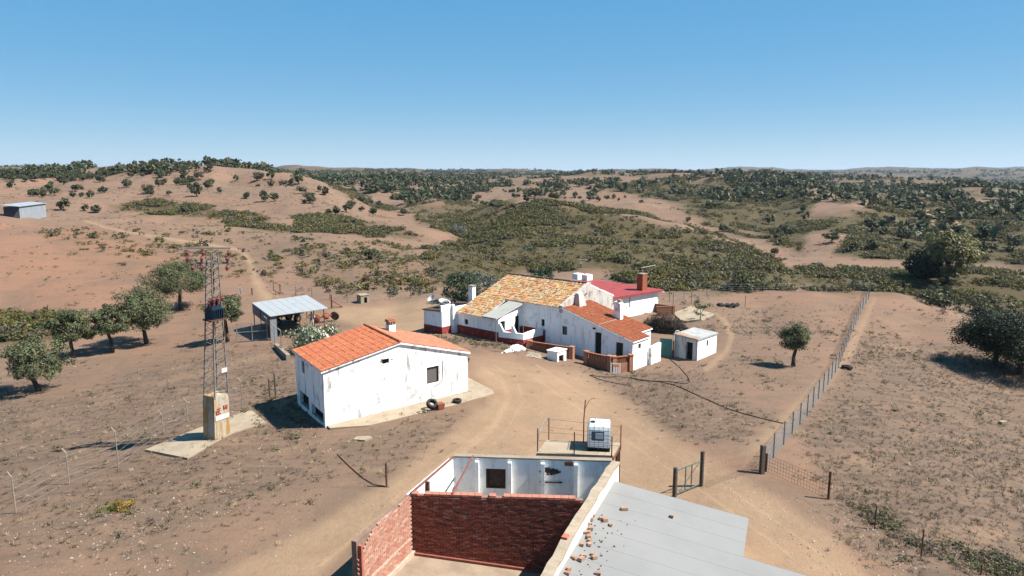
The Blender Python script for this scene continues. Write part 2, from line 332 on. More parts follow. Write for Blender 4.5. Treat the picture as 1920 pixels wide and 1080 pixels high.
redc = t.mix(t.ramp(n_str, .35, .7), (0.184, 0.097, 0.059), (0.162, 0.093, 0.062)); c = t.mix(a.outputs['Alpha'], soil, redc); n_blot = t.noise(.11, 7, .72, None, .8); c = t.mix(t.math('MULTIPLY', t.ramp(n_blot, .47, .64), .62), c, (0.100, 0.073, 0.052)); n_fur = t.noise(1.0, 5, .7, t.scaled(.09, .8, 1, R(35)), 1.2); c = t.mix(t.math('MULTIPLY', t.ramp(n_fur, .5, .66), .52), c, (0.115, 0.078, 0.055)); c = t.mix(t.math('MULTIPLY', t.ramp(t.noise(.7, 6, .75), .58, .68), .45), c, (0.079, 0.062, 0.039))
gr = t.mix(t.ramp(n_str, .38, .68), (0.130, 0.086, 0.059), (0.079, 0.055, 0.040)); gr = t.mix(t.math('MULTIPLY', t.ramp(n_mid, .52, .68), .8), gr, (0.174, 0.110, 0.070))
gr = t.mix(t.math('MULTIPLY', t.ramp(n_grit, .5, .66), .5), gr, (0.055, 0.039, 0.029))
c = t.mix(sp.outputs['Blue'], c, gr)
n_sc = t.noise(.12, 6, .7); und = t.mix(t.ramp(n_sc, .35, .65), (0.043, 0.036, 0.011), (0.054, 0.041, 0.019)); und = t.mix(t.ramp(n_mid, .48, .66), und, (0.032, 0.029, 0.011)); und = t.mix(t.math('MULTIPLY', t.ramp(n_fine, .55, .72), .6), und, (0.086, 0.053, 0.038)); c = t.mix(t.math('MULTIPLY', sp.outputs['Green'], t.math('ADD', t.math('MULTIPLY', t.ramp(n_sc, .3, .55), .2), .8)), c, und)
pc = t.mix(t.ramp(n_mid, .3, .7), (0.244, 0.166, 0.102), (0.207, 0.136, 0.082)); pc = t.mix(t.math('MULTIPLY', t.ramp(n_fine, .55, .75), .35), pc, (0.148, 0.102, 0.066))
pm = t.math('MULTIPLY', sp.outputs['Red'], t.math('ADD', t.math('MULTIPLY', t.ramp(n_fine, .3, .6), .35), .65)); c = t.mix(pm, c, pc)
c = t.mix(t.math('MULTIPLY', t.ramp(n_grit, .66, .74), .5), c, (0.274, 0.226, 0.180))
t.bump(t.math('ADD', n_grit, t.math('MULTIPLY', n_fine, 2.0)), .55, .06); M_GROUND = t.out(c); me.materials.append(M_GROUND)
terrain = bpy.data.objects.new('terrain', me); link(terrain); tag(terrain, 'dry tan hills and bare farm ground', 'ground', kind='structure')

# ------------------------------------------------------------------ leaves and trees
def leaf_mat(name, c1, c2, c3=None, trans=.25, k=.8):
    c1, c2, c3 = sc3(c1, k), sc3(c2, k), (sc3(c3, k) if c3 else None)
    t = NT(name); t.set(Roughness=.6); t.b.inputs['Specular IOR Level'].default_value = .25
    oi = t.node('ShaderNodeObjectInfo').outputs['Random']; tint = t.node('ShaderNodeAttribute'); tint.attribute_name = 'tint'
    c = t.mix(oi, c1, c2); c = t.mix(1.0, c, tint.outputs['Color'], 'MULTIPLY')
    if c3: c = t.mix(t.ramp(t.noise(.45, 3), .55, .75), c, c3)
    tr = t.node('ShaderNodeBsdfTranslucent'); t.ln(c, tr.inputs[0]); mx = t.node('ShaderNodeMixShader'); mx.inputs[0].default_value = trans
    t.out(c); t.ln(t.b.outputs[0], mx.inputs[1]); t.ln(tr.outputs[0], mx.inputs[2]); t.ln(mx.outputs[0], t.n['Material Output'].inputs[0]); return t.m
M_OAK = leaf_mat('oak_leaves', (.06, .068, .03), (.08, .086, .04)); M_NEAR = leaf_mat('near_oak_leaves', (.1, .113, .05), (.116, .126, .06))
M_DARK = leaf_mat('dark_oak_leaves', (.032, .042, .022), (.042, .052, .026)); M_SCRUB = leaf_mat('scrub_leaves', (.112, .11, .027), (.135, .122, .038), (.14, .1, .06))
M_EUC = leaf_mat('eucalyptus_leaves', (.15, .145, .05), (.16, .15, .055)); M_OLEA = leaf_mat('oleander_leaves', (.09, .12, .05), (.11, .14, .06)); M_DRY = leaf_mat('dry_scrub', (.15, .115, .08), (.11, .09, .066))
M_MOSSG = leaf_mat('green_cushion', (.13, .15, .02), (.14, .15, .03)); M_MOSSY = leaf_mat('yellow_cushion', (.3, .2, .04), (.32, .22, .05)); M_STRAW = leaf_mat('straw', (.36, .28, .16), (.28, .21, .13))
M_BARK = simple('bark', (.11, .085, .065), (.06, .048, .04), 9, .95, bump=.5)
def np_mesh(name, V, F, tints, mat, smooth=False):
    """V (n,4,3) quads"""
    me = bpy.data.meshes.new(name); n = len(V); me.vertices.add(n * 4); me.vertices.foreach_set('co', V.reshape(-1)); me.loops.add(n * 4); me.loops.foreach_set('vertex_index', np.arange(n * 4, dtype=np.int32))
    me.polygons.add(n); me.polygons.foreach_set('loop_start', np.arange(0, n * 4, 4, dtype=np.int32)); me.update(calc_edges=True)
    ca = me.color_attributes.new('tint', 'FLOAT_COLOR', 'POINT'); c = np.ones((n, 4, 4), np.float32); c[:, :, :3] = tints[:, None, :]; ca.data.foreach_set('color', c.reshape(-1)); me.materials.append(mat); return me
def leaf_quads(C, N, size, asp, rng):
    """quads at C with normals near N"""
    n = len(C); N = N + rng.normal(0, .55, (n, 3)); N /= np.linalg.norm(N, axis=1)[:, None] + 1e-9; T = np.cross(N, rng.normal(0, 1, (n, 3))); T /= np.linalg.norm(T, axis=1)[:, None] + 1e-9; B = np.cross(N, T)
    s = size * rng.uniform(.6, 1.35, (n, 1)); T = T * s; B = B * s * asp
    return np.stack([C - T * .5, C - B * .5 + T * .05, C + T * .5, C + B * .5 + T * .05], 1)
def crown(name, mat, rx, rz, z0, clumps, per, leaf, seed, asp=.6, cr=.32, lean=(0, 0), flat=.75, hue=.12):
    rng = np.random.default_rng(seed); cs = []
    while len(cs) < clumps:
        p = rng.normal(0, 1, 3); p /= np.linalg.norm(p); p *= rng.uniform(.35, 1) ** .5
        if p[2] < -flat: continue
        k = 1 + .28 * math.sin(3 * math.atan2(p[1], p[0]) + seed) * abs(p[0]); cs.append((p[0] * rx * k, p[1] * rx * k, z0 + rz * p[2]))
    cs = np.array(cs); cs[:, 0] += lean[0] * (cs[:, 2] - z0); cs[:, 1] += lean[1] * (cs[:, 2] - z0)
    rad = cr * rx * rng.uniform(.6, 1.25, clumps); C = np.repeat(cs, per, 0); D = rng.normal(0, 1, (clumps * per, 3)); D /= np.linalg.norm(D, axis=1)[:, None]; D[:, 2] *= .75
    P = C + D * np.repeat(rad, per)[:, None] * rng.uniform(.45, 1.08, (len(C), 1)); ctr = np.array([0, 0, z0]); N = D * .7 + (P - ctr) / rx * .5 + np.array([0, 0, .3])
    tint = np.repeat(rng.uniform(.72, 1.25, (clumps, 1)), per, 0) * rng.uniform(.8, 1.2, (len(P), 1)) * (1 + rng.normal(0, hue, (len(P), 3)) * np.array([1, .5, .6]))
    return np_mesh(name, leaf_quads(P, N, leaf, asp, rng), None, np.clip(tint, .3, 2), mat), cs
def trunk_mesh(name, cs, h, r, seed, lean=(0, 0), nb=5, n=7):
    rnd = random.Random(seed); b = MB(); top = Vector((lean[0] * h, lean[1] * h, h)); mid = Vector((lean[0] * h * .3 + rnd.uniform(-.1, .1) * h * .4, lean[1] * h * .4 + rnd.uniform(-.1, .1) * h * .4, h * .5))
    b.path([(0, 0, -.35), (0, 0, .06), mid, top], [r * 1.5, r * 1.25, r * .95, r * .8], n)
    for i in range(nb):
        c = Vector(cs[rnd.randrange(len(cs))]); m = top.lerp(c, .45) + Vector((rnd.uniform(-.15, .15), rnd.uniform(-.15, .15), .1)); b.path([top - Vector((0, 0, r)), m, c], [r * .6, r * .38, r * .12], 5)
    me = bpy.data.meshes.new(name); me.from_pydata(b.v, [], b.f); me.materials.append(M_BARK); me.shade_smooth(); return me
def tree(name, label, loc, cm, tm, scale=1.0, rz=0.0, group=None, cat='tree', sz=None):
    o = empty(name, loc, rz); o.scale = (scale, scale, (sz or scale)); tag(o, label, cat, group)
    for nm, m in (('trunk', tm), ('crown', cm)):
        if m: c = bpy.data.objects.new(nm, m); link(c, o)
    return o
# near evergreen oaks (each its own shape)
NEAR_TREES = [  # px, py of the trunk foot, crown centre height, half width, half height, lean, label
 (72, 733, 2.35, 2.05, 1.5, (-.55, .2), 'leftmost grey-green oak on the slope, its trunk leaning strongly to the left'),
 (139, 671, 2.8, 1.95, 1.6, (-.1, 0), 'second oak from the left edge in the row on the brown slope, dark and dense'),
 (211, 661, 2.95, 1.6, 1.45, (-.25, .1), 'third oak from the left in the row, smaller, with a slanting bare trunk'),
 (275, 645, 3.3, 2.7, 2.0, (-.2, .1), 'tallest oak of the slope row, fourth from the left, with a forked trunk'),
 (339, 581, 3.6, 3.5, 2.0, (.05, 0), 'broad round oak standing beyond the electricity pylon'),
 (427, 641, 3.0, 1.55, 1.35, (-.1, .1), 'slim small oak between the pylon and the pipe gate'),
 (1487, 687, 2.25, 1.05, 1.12, (.12, 0), 'lone small round tree left of the long wire fence on the right plateau'),
 (1866, 684, 2.55, 3.0, 1.9, (-.05, 0), 'dark oak at the right edge, the farther and smaller of the pair'),
 (1912, 702, 3.1, 4.0, 2.35, (.1, 0), 'big dark spreading oak cut by the right edge of view')]
for i, (px, py, hc, rx, rz, ln, lab) in enumerate(NEAR_TREES):
    p = gp(px, py); hc *= 1.1; rz *= 1.08; m = M_DARK if i >= 7 else M_NEAR; big = 1.0 if i != 6 else .8
    cm, cs = crown('crown', m, rx, rz, hc, int(max(60, 66 * (rx / 2.3) ** 1.3)), 170, .17 if i != 6 else .12, 100 + i, .62, .31 if i != 6 else .42, ln, .68); tm = trunk_mesh('trunk', cs, hc - rz * .5, .12 + rx * .03, 200 + i, ln, 7)
    tree('oak_tree' if i != 6 else 'small_tree', lab, (p.x, p.y, p.z - .03), cm, tm, 1, 0)
# the far oaks: shapes shared
OAKS = []
for k in range(7):
    rx = [2.2, 1.7, 2.5, 1.5, 2.0, 2.8, 1.3][k]; rz = rx * [.72, .85, .62, .95, .8, .65, 1.0][k]; hc = rz + [1.1, .9, 1.2, .6, .9, 1.3, .5][k]
    cm, cs = crown('crown', M_OAK, rx, rz, hc, 22, 26, .62, 300 + k, .75, .42, (0, 0), .8); OAKS.append((cm, trunk_mesh('trunk', cs, hc - rz * .4, .16, 320 + k, (0, 0), 2, 5), rx))
flat = lambda A: A.ravel()
def pick(poly, n, seed, power=1.0, rmin=60, rmax=9000, mask=None):
    """n random places on the land inside a photo region, even over the land (power 1) or thinning with distance"""
    rng = np.random.default_rng(seed); ok = VIS & inpoly(PX, PY, poly) & (RR > rmin) & (RR < rmax) & (PX > -200) & (PX < 2120); w = np.where(ok, AREA / RR ** (2 * (1 - power)), 0)
    if mask is not None: w = w * mask
    w = flat(w); s = w.sum()
    if s <= 0: return np.zeros((0, 3))
    k = rng.choice(len(w), n, p=w / s); x = flat(GX)[k] + rng.uniform(-.5, .5, n) * flat(RR)[k] * .004; y = flat(GY)[k] + rng.uniform(-.5, .5, n) * flat(RR)[k] * .009
    return np.stack([x, y, ground(x, y)], -1)
clump = np.clip(.35 + WN2 * 1.6 + WN * .5, .02, 1) * (1 - path) ** 3
LEFTHILL = [(0,338),(60,330),(300,322),(500,322),(560,338),(540,372),(430,380),(200,372),(0,368)]
groups = [
 ('oak dotted over the bare hillside at the left', 'oaks on the left hillside', [(LEFTHILL, 150, 401, .6), ([(0,322),(420,312),(430,330),(0,345)], 55, 402, .6), ([(540,345),(660,362),(760,398),(720,420),(560,395),(480,380)], 16, 403, .8)], clump),
 ('oak of the planted grove on the middle hills', 'oaks of the middle grove', [([(980,352),(1250,340),(1285,378),(1100,386),(1000,372)], 60, 404, .5), ([(840,362),(1000,362),(980,392),(860,396)], 22, 405, .6)], None),
 ('oak in the scrub of the right-hand hills', 'oaks on the right-hand hills', [([(1250,340),(1500,330),(1545,400),(1500,485),(1350,442),(1240,385)], 75, 406, .6), ([(1540,352),(1990,352),(1990,500),(1560,500)], 95, 407, .7)], clump)]
EXTRA = {0: [(22,352),(40,330),(70,328),(168,310 + 62),(120,395),(160,396),(180,399),(345,398),(283,368),(238,352),(200,332),(246,332),(300,334),(346,333),(330,322),(372,338),(462,372),(347 + 220,363),(498,378),(546,345),(563,338),(581,376),(600,360),(610,366),(650,398),(757,404),(700,402),(560,345)],
 1: [(1003,372),(1112,362),(1078,370),(905,385)], 2: [(1452,478),(1660,440),(1690,450),(1700,470),(1600,470),(1630,430),(1900,470),(1840,475),(1560,455),(1290,415)]}
all_tr = []
for gi, (lab, grp, regs, mk) in enumerate(groups):
    P = [pick(p, n, s, pw, 100, 900, mk) for p, n, s, pw in regs] + [cast(*zip(*EXTRA[gi]))]; P = np.concatenate(P); P = P[~np.isnan(P[:, 0])]
    all_tr += [(math.hypot(x, y), x, y, z, gi) for x, y, z in P]
all_tr.sort(); indiv, rest = all_tr[:292], all_tr[292:]
for i, (d, x, y, z, gi) in enumerate(indiv):
    rnd = random.Random(i); cm, tm, rx = OAKS[rnd.randrange(7)]; s = rnd.uniform(.48, .98) * (1.0 if gi != 1 else .9)
    tree('oak_tree', groups[gi][0], (x, y, z - .05), cm, tm, s, rnd.uniform(0, 6.28), groups[gi][1], sz=s * rnd.uniform(.85, 1.15))
# ------------------------------------------------------------------ scrub, woodland, grass, stones: uncountable stuff
def scatter(name, label, cat, P, S, variants, seed, tilt=0.0):
    rng = np.random.default_rng(seed); n = len(P); me = bpy.data.meshes.new(name); me.vertices.add(n); me.vertices.foreach_set('co', P.astype(np.float32).reshape(-1))
    for nm, ty, arr in (('s', 'FLOAT_VECTOR', (S[:, None] * rng.uniform(.8, 1.2, (n, 3))).astype(np.float32).reshape(-1)), ('rot', 'FLOAT_VECTOR', np.stack([rng.normal(0, tilt, n), rng.normal(0, tilt, n), rng.uniform(0, 6.28, n)], -1).astype(np.float32).reshape(-1))):
        a = me.attributes.new(nm, ty, 'POINT'); a.data.foreach_set('vector', arr)
    a = me.attributes.new('pick', 'INT', 'POINT'); a.data.foreach_set('value', rng.integers(0, len(variants), n).astype(np.int32))
    o = bpy.data.objects.new(name, me); link(o); tag(o, label, cat, kind='stuff'); me.materials.append(variants[0].materials[0])
    cl = bpy.data.collections.new(name + '_shapes')
    for i, v in enumerate(variants): cl.objects.link(bpy.data.objects.new('%s_shape_%02d' % (name, i), v))
    g = bpy.data.node_groups.new(name, 'GeometryNodeTree'); g.interface.new_socket('Geometry', in_out='INPUT', socket_type='NodeSocketGeometry'); g.interface.new_socket('Geometry', in_out='OUTPUT', socket_type='NodeSocketGeometry')
    N = g.nodes; gi, go = N.new('NodeGroupInput'), N.new('NodeGroupOutput'); ip = N.new('GeometryNodeInstanceOnPoints'); ci = N.new('GeometryNodeCollectionInfo'); ci.inputs['Collection'].default_value = cl
    ci.inputs['Separate Children'].default_value = True; ci.inputs['Reset Children'].default_value = True; ip.inputs['Pick Instance'].default_value = True
    def at(nm, ty): x = N.new('GeometryNodeInputNamedAttribute'); x.data_type = ty; x.inputs['Name'].default_value = nm; return x.outputs['Attribute']
    L = g.links.new; L(gi.outputs[0], ip.inputs['Points']); L(ci.outputs[0], ip.inputs['Instance']); L(at('pick', 'INT'), ip.inputs['Instance Index']); L(at('s', 'FLOAT_VECTOR'), ip.inputs['Scale'])
    e2r = N.new('FunctionNodeEulerToRotation'); L(at('rot', 'FLOAT_VECTOR'), e2r.inputs[0]); L(e2r.outputs[0], ip.inputs['Rotation']); L(ip.outputs[0], go.inputs[0]); o.modifiers.new('scatter', 'NODES').node_group = g; return o
def bush_mesh(name, mat, seed, n=90, leaf=.34, h=.55, spiky=.5, w=.55):
    rng = np.random.default_rng(seed); k = 9; cs = rng.normal(0, 1, (k, 3)) * np.array([w * .45, w * .45, h * .22]) + np.array([0, 0, h * .45]); C = cs[rng.integers(0, k, n)]; D = rng.normal(0, 1, (n, 3)); D[:, 2] = np.abs(D[:, 2]) * .8; D /= np.linalg.norm(D, axis=1)[:, None]
    P = C + D * rng.uniform(.1, .42, (n, 1)) * np.array([w, w, h]); P[:, 2] = np.maximum(P[:, 2], .02); N = D + np.array([0, 0, .3]); t = rng.uniform(.65, 1.3, (n, 1)) * (1 + rng.normal(0, .14, (n, 3)))
    return np_mesh(name, leaf_quads(P, N, leaf, spiky, rng), None, np.clip(t, .3, 2), mat)
M_SCR2 = leaf_mat('yellow_scrub', (.15, .13, .04), (.17, .135, .05)); M_SCR3 = leaf_mat('dark_scrub', (.06, .066, .03), (.07, .072, .036)); M_SCR4 = leaf_mat('grey_scrub', (.1, .1, .066), (.12, .11, .075))
SB = [bush_mesh('scrub', mm, 500 + k, 70, .34 - .05 * (k % 3), .5 + .12 * (k % 2), .4, .75) for k, mm in enumerate((M_SCRUB, M_SCRUB, M_SCR2, M_SCR3, M_SCR4, M_SCRUB, M_SCR2))] + [bush_mesh('scrub', M_DRY, 510, 60, .34, .4, .35, .6)]
P, S = [], []
rs = np.random.default_rng(77)
for (poly, k), n in zip(SCRUB, (1300, 1200, 4200, 21000, 7500, 1100, 8500, 9500, 1800, 500, 1500, 400, 240)):
    mk = (np.clip(scrub - .15, 0, 1) * np.clip(.12 + WN * 1.8 + WN2 * 1.0, .01, 1) if k > .3 else np.clip(.3 + WN * 1.0 + WN3 * .8, .05, 1)) * (1 - path) ** 3; p = pick(poly, n, n, .62, 85, 900, mk); P.append(p); S.append((.45 + 1.1 * rs.random(len(p)) ** 2.2) * (1 + np.hypot(p[:, 0], p[:, 1]) / 600))
P = np.concatenate(P); S = np.concatenate(S); scatter('scrub', 'olive green rockrose scrub covering the slopes and gullies', 'scrub', P, S, SB, 1, .12)
WOOD = [bush_mesh('woodland', M_OAK, 540 + k, 42, 1.9, 3.4, .8, 3.6) for k in range(4)]
wp = [np.array([(x, y, z) for d, x, y, z, g in rest]).reshape(-1, 3)]
for poly, n, pw in (([(430,322),(960,318),(960,352),(800,378),(640,352),(560,336)], 2600, .3), ([(940,318),(1560,322),(1560,352),(1290,345),(1000,354)], 2200, .3), ([(1500,322),(2100,318),(2100,375),(1500,372)], 2200, .3), ([(-200,318),(480,312),(480,322),(-200,340)], 900, .3), ([(690,338),(830,352),(900,385),(760,390)], 120, .6),
                    ([(1240,330),(1510,326),(1545,400),(1500,440),(1350,420)], 420, .5), ([(1540,352),(2000,352),(2000,500),(1540,480)], 330, .6)):
    wp.append(pick(poly, n, n + 3, pw, 260, 6000, np.clip(.2 + WN2 * 1.5, .02, 1) * (1 - path) ** 3))
wp = np.concatenate(wp); scatter('woodland', 'far oak woodland covering the hills up to the skyline', 'woodland', wp, rs.uniform(.55, 1.25, len(wp)) * (1 + np.hypot(wp[:, 0], wp[:, 1]) / 5000), WOOD, 2, .05)
HT = [bush_mesh('tuft', mm, 560 + k, 34, .22, .3, .3, .5) for k, mm in enumerate((M_DRY, M_STRAW, M_SCR4, M_SCR2, M_DRY))]
hp = np.concatenate([pick([(-100, 332), (420, 318), (560, 335), (760, 410), (840, 470), (830, 560), (500, 575), (-100, 610)], 5200, 571, .6, 80, 480, np.clip(.3 + WN * 1.3 + WN3 * .5, .03, 1) * (1 - path) ** 2 * (1 - .6 * red)), pick([(850, 350), (1560, 345), (1990, 370), (1990, 540), (1300, 470), (900, 420)], 3200, 572, .6, 100, 700, np.clip(.3 + WN * 1.2, .03, 1)), pick([(1250, 548), (1700, 550), (1900, 600), (1900, 660), (1600, 700), (1350, 680)], 420, 573, .7, 50, 110, np.clip(.2 + WN * 1.4, .02, 1) * (1 - path))])
scatter('hill_tufts', 'dry grass tufts and low shrublets dotted over the bare hills', 'tufts', hp, (.25 + .75 * rs.random(len(hp)) ** 2) * (1 + np.hypot(hp[:, 0], hp[:, 1]) / 700), HT, 8, .1)
# ------------------------------------------------------------------ building materials
def white_mat(name, base, stain, amt=.5, seed=0.0):
    t = NT(name); v = t.node('ShaderNodeMapping'); v.inputs['Location'].default_value = (seed, seed * .7, 0); v.inputs['Scale'].default_value = (3.2, 3.2, .5); t.ln(t.pos(), v.inputs['Vector'])
    a = t.ramp(t.noise(1.0, 7, .7, v.outputs[0]), .5, .7); b = t.ramp(t.noise(.8, 7, .75), .53, .64); f = t.ramp(t.noise(6, 5, .7), .6, .75)
    c = t.mix(t.math('MULTIPLY', a, amt), base, stain); c = t.mix(t.math('MULTIPLY', b, amt * .7), c, tuple(x * .8 for x in stain)); c = t.mix(t.math('MULTIPLY', f, amt * .5), c, (.42, .38, .34))
    t.bump(t.noise(7, 6, .7), .35, .03); return t.out(c)
M_WHITE = white_mat('whitewash', (.76, .75, .72), (.5, .48, .45), .45); M_WHITE2 = white_mat('old_whitewash', (.76, .76, .75), (.42, .41, .4), .65, 4.0); M_WHITED = white_mat('peeling_whitewash', (.74, .73, .71), (.2, .19, .178), .9, 9.0)
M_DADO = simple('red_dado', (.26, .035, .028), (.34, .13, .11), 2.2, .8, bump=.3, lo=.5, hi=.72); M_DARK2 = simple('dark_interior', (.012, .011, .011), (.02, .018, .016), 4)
M_CONC = simple('concrete', (.3, .25, .19), (.22, .18, .14), 1.4, .9, bump=.5); M_CONC2 = simple('pale_concrete', (.36, .29, .21), (.28, .22, .155), .8, .9, bump=.4); M_SHUT = simple('brown_shutter', (.085, .055, .04), (.05, .035, .028), 6); M_DOOR = simple('dark_green_door', (.02, .03, .022), (.012, .016, .013), 5)
M_IRON = simple('rusty_iron', (.13, .06, .035), (.07, .035, .025), 8, .9); M_GALV = simple('galvanised_steel', (.4, .4, .4), (.3, .3, .3), 5, .5, .6); M_WOOD = simple('grey_wood', (.12, .09, .07), (.07, .055, .045), 6); M_GREY = simple('grey_window', (.15, .13, .125), (.1, .09, .088), 20)
def tint_mat(name, rough=.85, spots=None, bump=.3, amt=.5):
    t = NT(name); t.set(Roughness=rough); c = t.attr('tint', 'Color'); c = t.mix(t.ramp(t.noise(4, 6, .7), .35, .75), c, t.mix(1.0, c, (.72, .7, .68), 'MULTIPLY'))
    if spots: c = t.mix(t.math('MULTIPLY', t.ramp(t.noise(2.4, 5, .75), .5, .66), amt), c, spots)
    t.bump(t.noise(22, 4, .7), bump, .01); return t.out(c)
M_TILE = tint_mat('clay_tile', spots=(.5, .25, .13), amt=.3); M_OLDTILE = tint_mat('lichen_tile', spots=(.5, .42, .3), amt=.55); M_BRICK = tint_mat('brick'); M_ROOFG = simple('grey_roof_sheet', (.232, .23, .224), (.21, .209, .203), .5, .8); M_REDSHEET = simple('red_sheet_roof', (.33, .06, .055), (.27, .05, .05), .8, .6)

M_RUBBLE = white_mat('rubble_wall', (.38, .35, .32), (.14, .12, .1), .95, 3.0); M_FOUL = white_mat('fouled_plaster', (.45, .44, .43), (.12, .115, .11), 1.0, 1.0)
class LB(MB):
    """MB in a local frame; heights are given above the camera datum and shifted to the root"""
    z0 = 0.0
    def build(s, *a, **k):
        s.v = [(x, y, z - s.z0) for x, y, z in s.v]; return MB.build(s, *a, **k)
def mk(z0): b = LB(); b.z0 = z0; return b
def wall(b, p0, p1, z0, tops, holes=(), dep=.22, inside=True):
    """outer skin p0->p1 (outside on the right hand) with real openings; tops: z or [(s,z)..]"""
    p0, p1 = Vector((p0[0], p0[1], 0)), Vector((p1[0], p1[1], 0)); L = (p1 - p0).length; d = (p1 - p0) / L; n = Vector((-d.y, d.x, 0))
    tops = [(0, tops), (L, tops)] if isinstance(tops, (int, float)) else tops
    tz = lambda s: float(np.interp(s, [q[0] for q in tops], [q[1] for q in tops])); P = lambda s, z, k=0: p0 + d * s + n * k + Vector((0, 0, z))
    cuts = sorted({0.0, L, *[q[0] for q in tops], *[h[0] for h in holes], *[h[1] for h in holes]}); cuts = [c for c in cuts if 0 <= c <= L]
    for a, c in zip(cuts, cuts[1:]):
        if c - a < 1e-5: continue
        z = z0
        for h in sorted([h for h in holes if h[0] <= a + 1e-6 and h[1] >= c - 1e-6], key=lambda h: h[2]):
            if h[2] > z: b.quad(P(a, z), P(c, z), P(c, h[2]), P(a, h[2]))
            z = h[3]
        b.quad(P(a, z), P(c, z), P(c, tz(c)), P(a, tz(a)))
    for s0, s1, h0, h1 in holes:
        b.quad(P(s0, h0), P(s0, h1), P(s0, h1, dep), P(s0, h0, dep)); b.quad(P(s1, h1), P(s1, h0), P(s1, h0, dep), P(s1, h1, dep)); b.quad(P(s0, h1), P(s1, h1), P(s1, h1, dep), P(s0, h1, dep)); b.quad(P(s1, h0), P(s0, h0), P(s0, h0, dep), P(s1, h0, dep))
    return P
def opening(P, h, z0, root, kind, mat, dep=.2, bars=0, frame=None, leaf=True):
    """what fills a hole: a pane/leaf set back in the reveal, a frame and bars"""
    s0, s1, h0, h1 = h; b = mk(z0); b.hexa([P(s0, h0, dep - .05), P(s1, h0, dep - .05), P(s1, h0, dep + .1), P(s0, h0, dep + .1), P(s0, h1, dep - .05), P(s1, h1, dep - .05), P(s1, h1, dep + .1), P(s0, h1, dep + .1)]); o = b.build(kind, mat, root)
    if frame:
        f = mk(z0); w = .06
        for a, c, e, g in ((s0, s0 + w, h0, h1), (s1 - w, s1, h0, h1), (s0 + w, s1 - w, h0, h0 + w), (s0 + w, s1 - w, h1 - w, h1)): f.hexa([P(a, e, dep - .1), P(c, e, dep - .1), P(c, e, dep - .052), P(a, e, dep - .052), P(a, g, dep - .1), P(c, g, dep - .1), P(c, g, dep - .052), P(a, g, dep - .052)])
        f.build('frame', frame, o)
    if bars:
        f = mk(z0)
        for i in range(bars): s = s0 + (s1 - s0) * (i + 1) / (bars + 1); f.tube(P(s, h0, .03), P(s, h1, .03), .012, n=5)
        for z in (h0 + (h1 - h0) * .33, h0 + (h1 - h0) * .67): f.tube(P(s0, z, .03), P(s1, z, .03), .01, n=5)
        f.build('bars', M_IRON, o)
    return o
def dado(b, p0, p1, z0, z1, th=.02, skip=()):
    """painted/plastered band standing 2 cm proud of the wall"""
    p0, p1 = Vector((p0[0], p0[1], 0)), Vector((p1[0], p1[1], 0)); L = (p1 - p0).length; d = (p1 - p0) / L; n = Vector((d.y, -d.x, 0)); cuts = [0.0] + [c for s in skip for c in s] + [L]
    for a, c in zip(cuts[::2], cuts[1::2]):
        q = [p0 + d * a + n * th, p0 + d * c + n * th, p0 + d * c - n * .01, p0 + d * a - n * .01]; b.hexa([v + Vector((0, 0, z0)) for v in q] + [v + Vector((0, 0, z1)) for v in q])
def lerp2(A, B, C, D, u, v): return (A * (1 - u) + B * u) * (1 - v) + (D * (1 - u) + C * u) * v
def tile_roof(b, A, B, C, D, nc, nr, pal, seed=0, h=.055, jit=.012):
    """A,B eave left to right, D,C ridge: rows of overlapping half-round cover tiles over channel tiles"""
    rnd = random.Random(seed); A, B, C, D = [Vector(q) for q in (A, B, C, D)]; N = (B - A).cross(D - A).normalized()
    for j in range(nr):
        v0, v1 = j / nr, min(1, (j + 1.12) / nr)
        for i in range(nc):
            u0, u1 = i / nc, (i + 1) / nc; c = pal(rnd, (i + .5) / nc, (j + .5) / nr); b.col = c; dj = rnd.uniform(-jit, jit); vs = []
            for v, lift in ((v0, .03), (v1, .005)):
                for k in range(5): t = math.pi * k / 4; vs.append(lerp2(A, B, C, D, u0 + (u1 - u0) * (.5 - .36 * math.cos(t)) , v) + N * (math.sin(t) * h + lift + dj))
            b.add(vs, [(k, k + 1, k + 6, k + 5) for k in range(4)] + [(4, 3, 2, 1, 0)])
            b.col = tuple(x * .8 for x in c); g = lambda u, v, l: lerp2(A, B, C, D, u, v) + N * l
            b.quad(g(u1 - (u1 - u0) * .16, v0, .022), g(u1 + (u1 - u0) * .16, v0, .022), g(u1 + (u1 - u0) * .16, v1, .002), g(u1 - (u1 - u0) * .16, v1, .002))
def pal_new(rnd, u, v):
    k = rnd.uniform(.93, 1.07); return (.29 * k, .092 * k * rnd.uniform(.94, 1.06), .046 * k)
def pal_new_sunlit(rnd, u, v):  # same tiles on the right slope, glancing sun put into a pinker colour
    k = rnd.uniform(.93, 1.07); return (.28 * k, .122 * k * rnd.uniform(.93, 1.07), .075 * k)
def pal_old(rnd, u, v):
    c = rnd.choices([(.36, .155, .06), (.42, .235, .085), (.4, .29, .14), (.37, .3, .2), (.27, .125, .065), (.4, .15, .075), (.3, .21, .11)], [5, 5, 4, 4, 2, 2 + 8 * max(0, .5 - abs(u - .28 - .1 * v) * 5), 3])[0]; k = rnd.uniform(.62, .92); return tuple(x * k for x in c)
def roof_slab(b, A, B, C, D, th=.1):
    b.slab([Vector(q) - Vector((0, 0, .01)) for q in (A, B, C, D)], th)

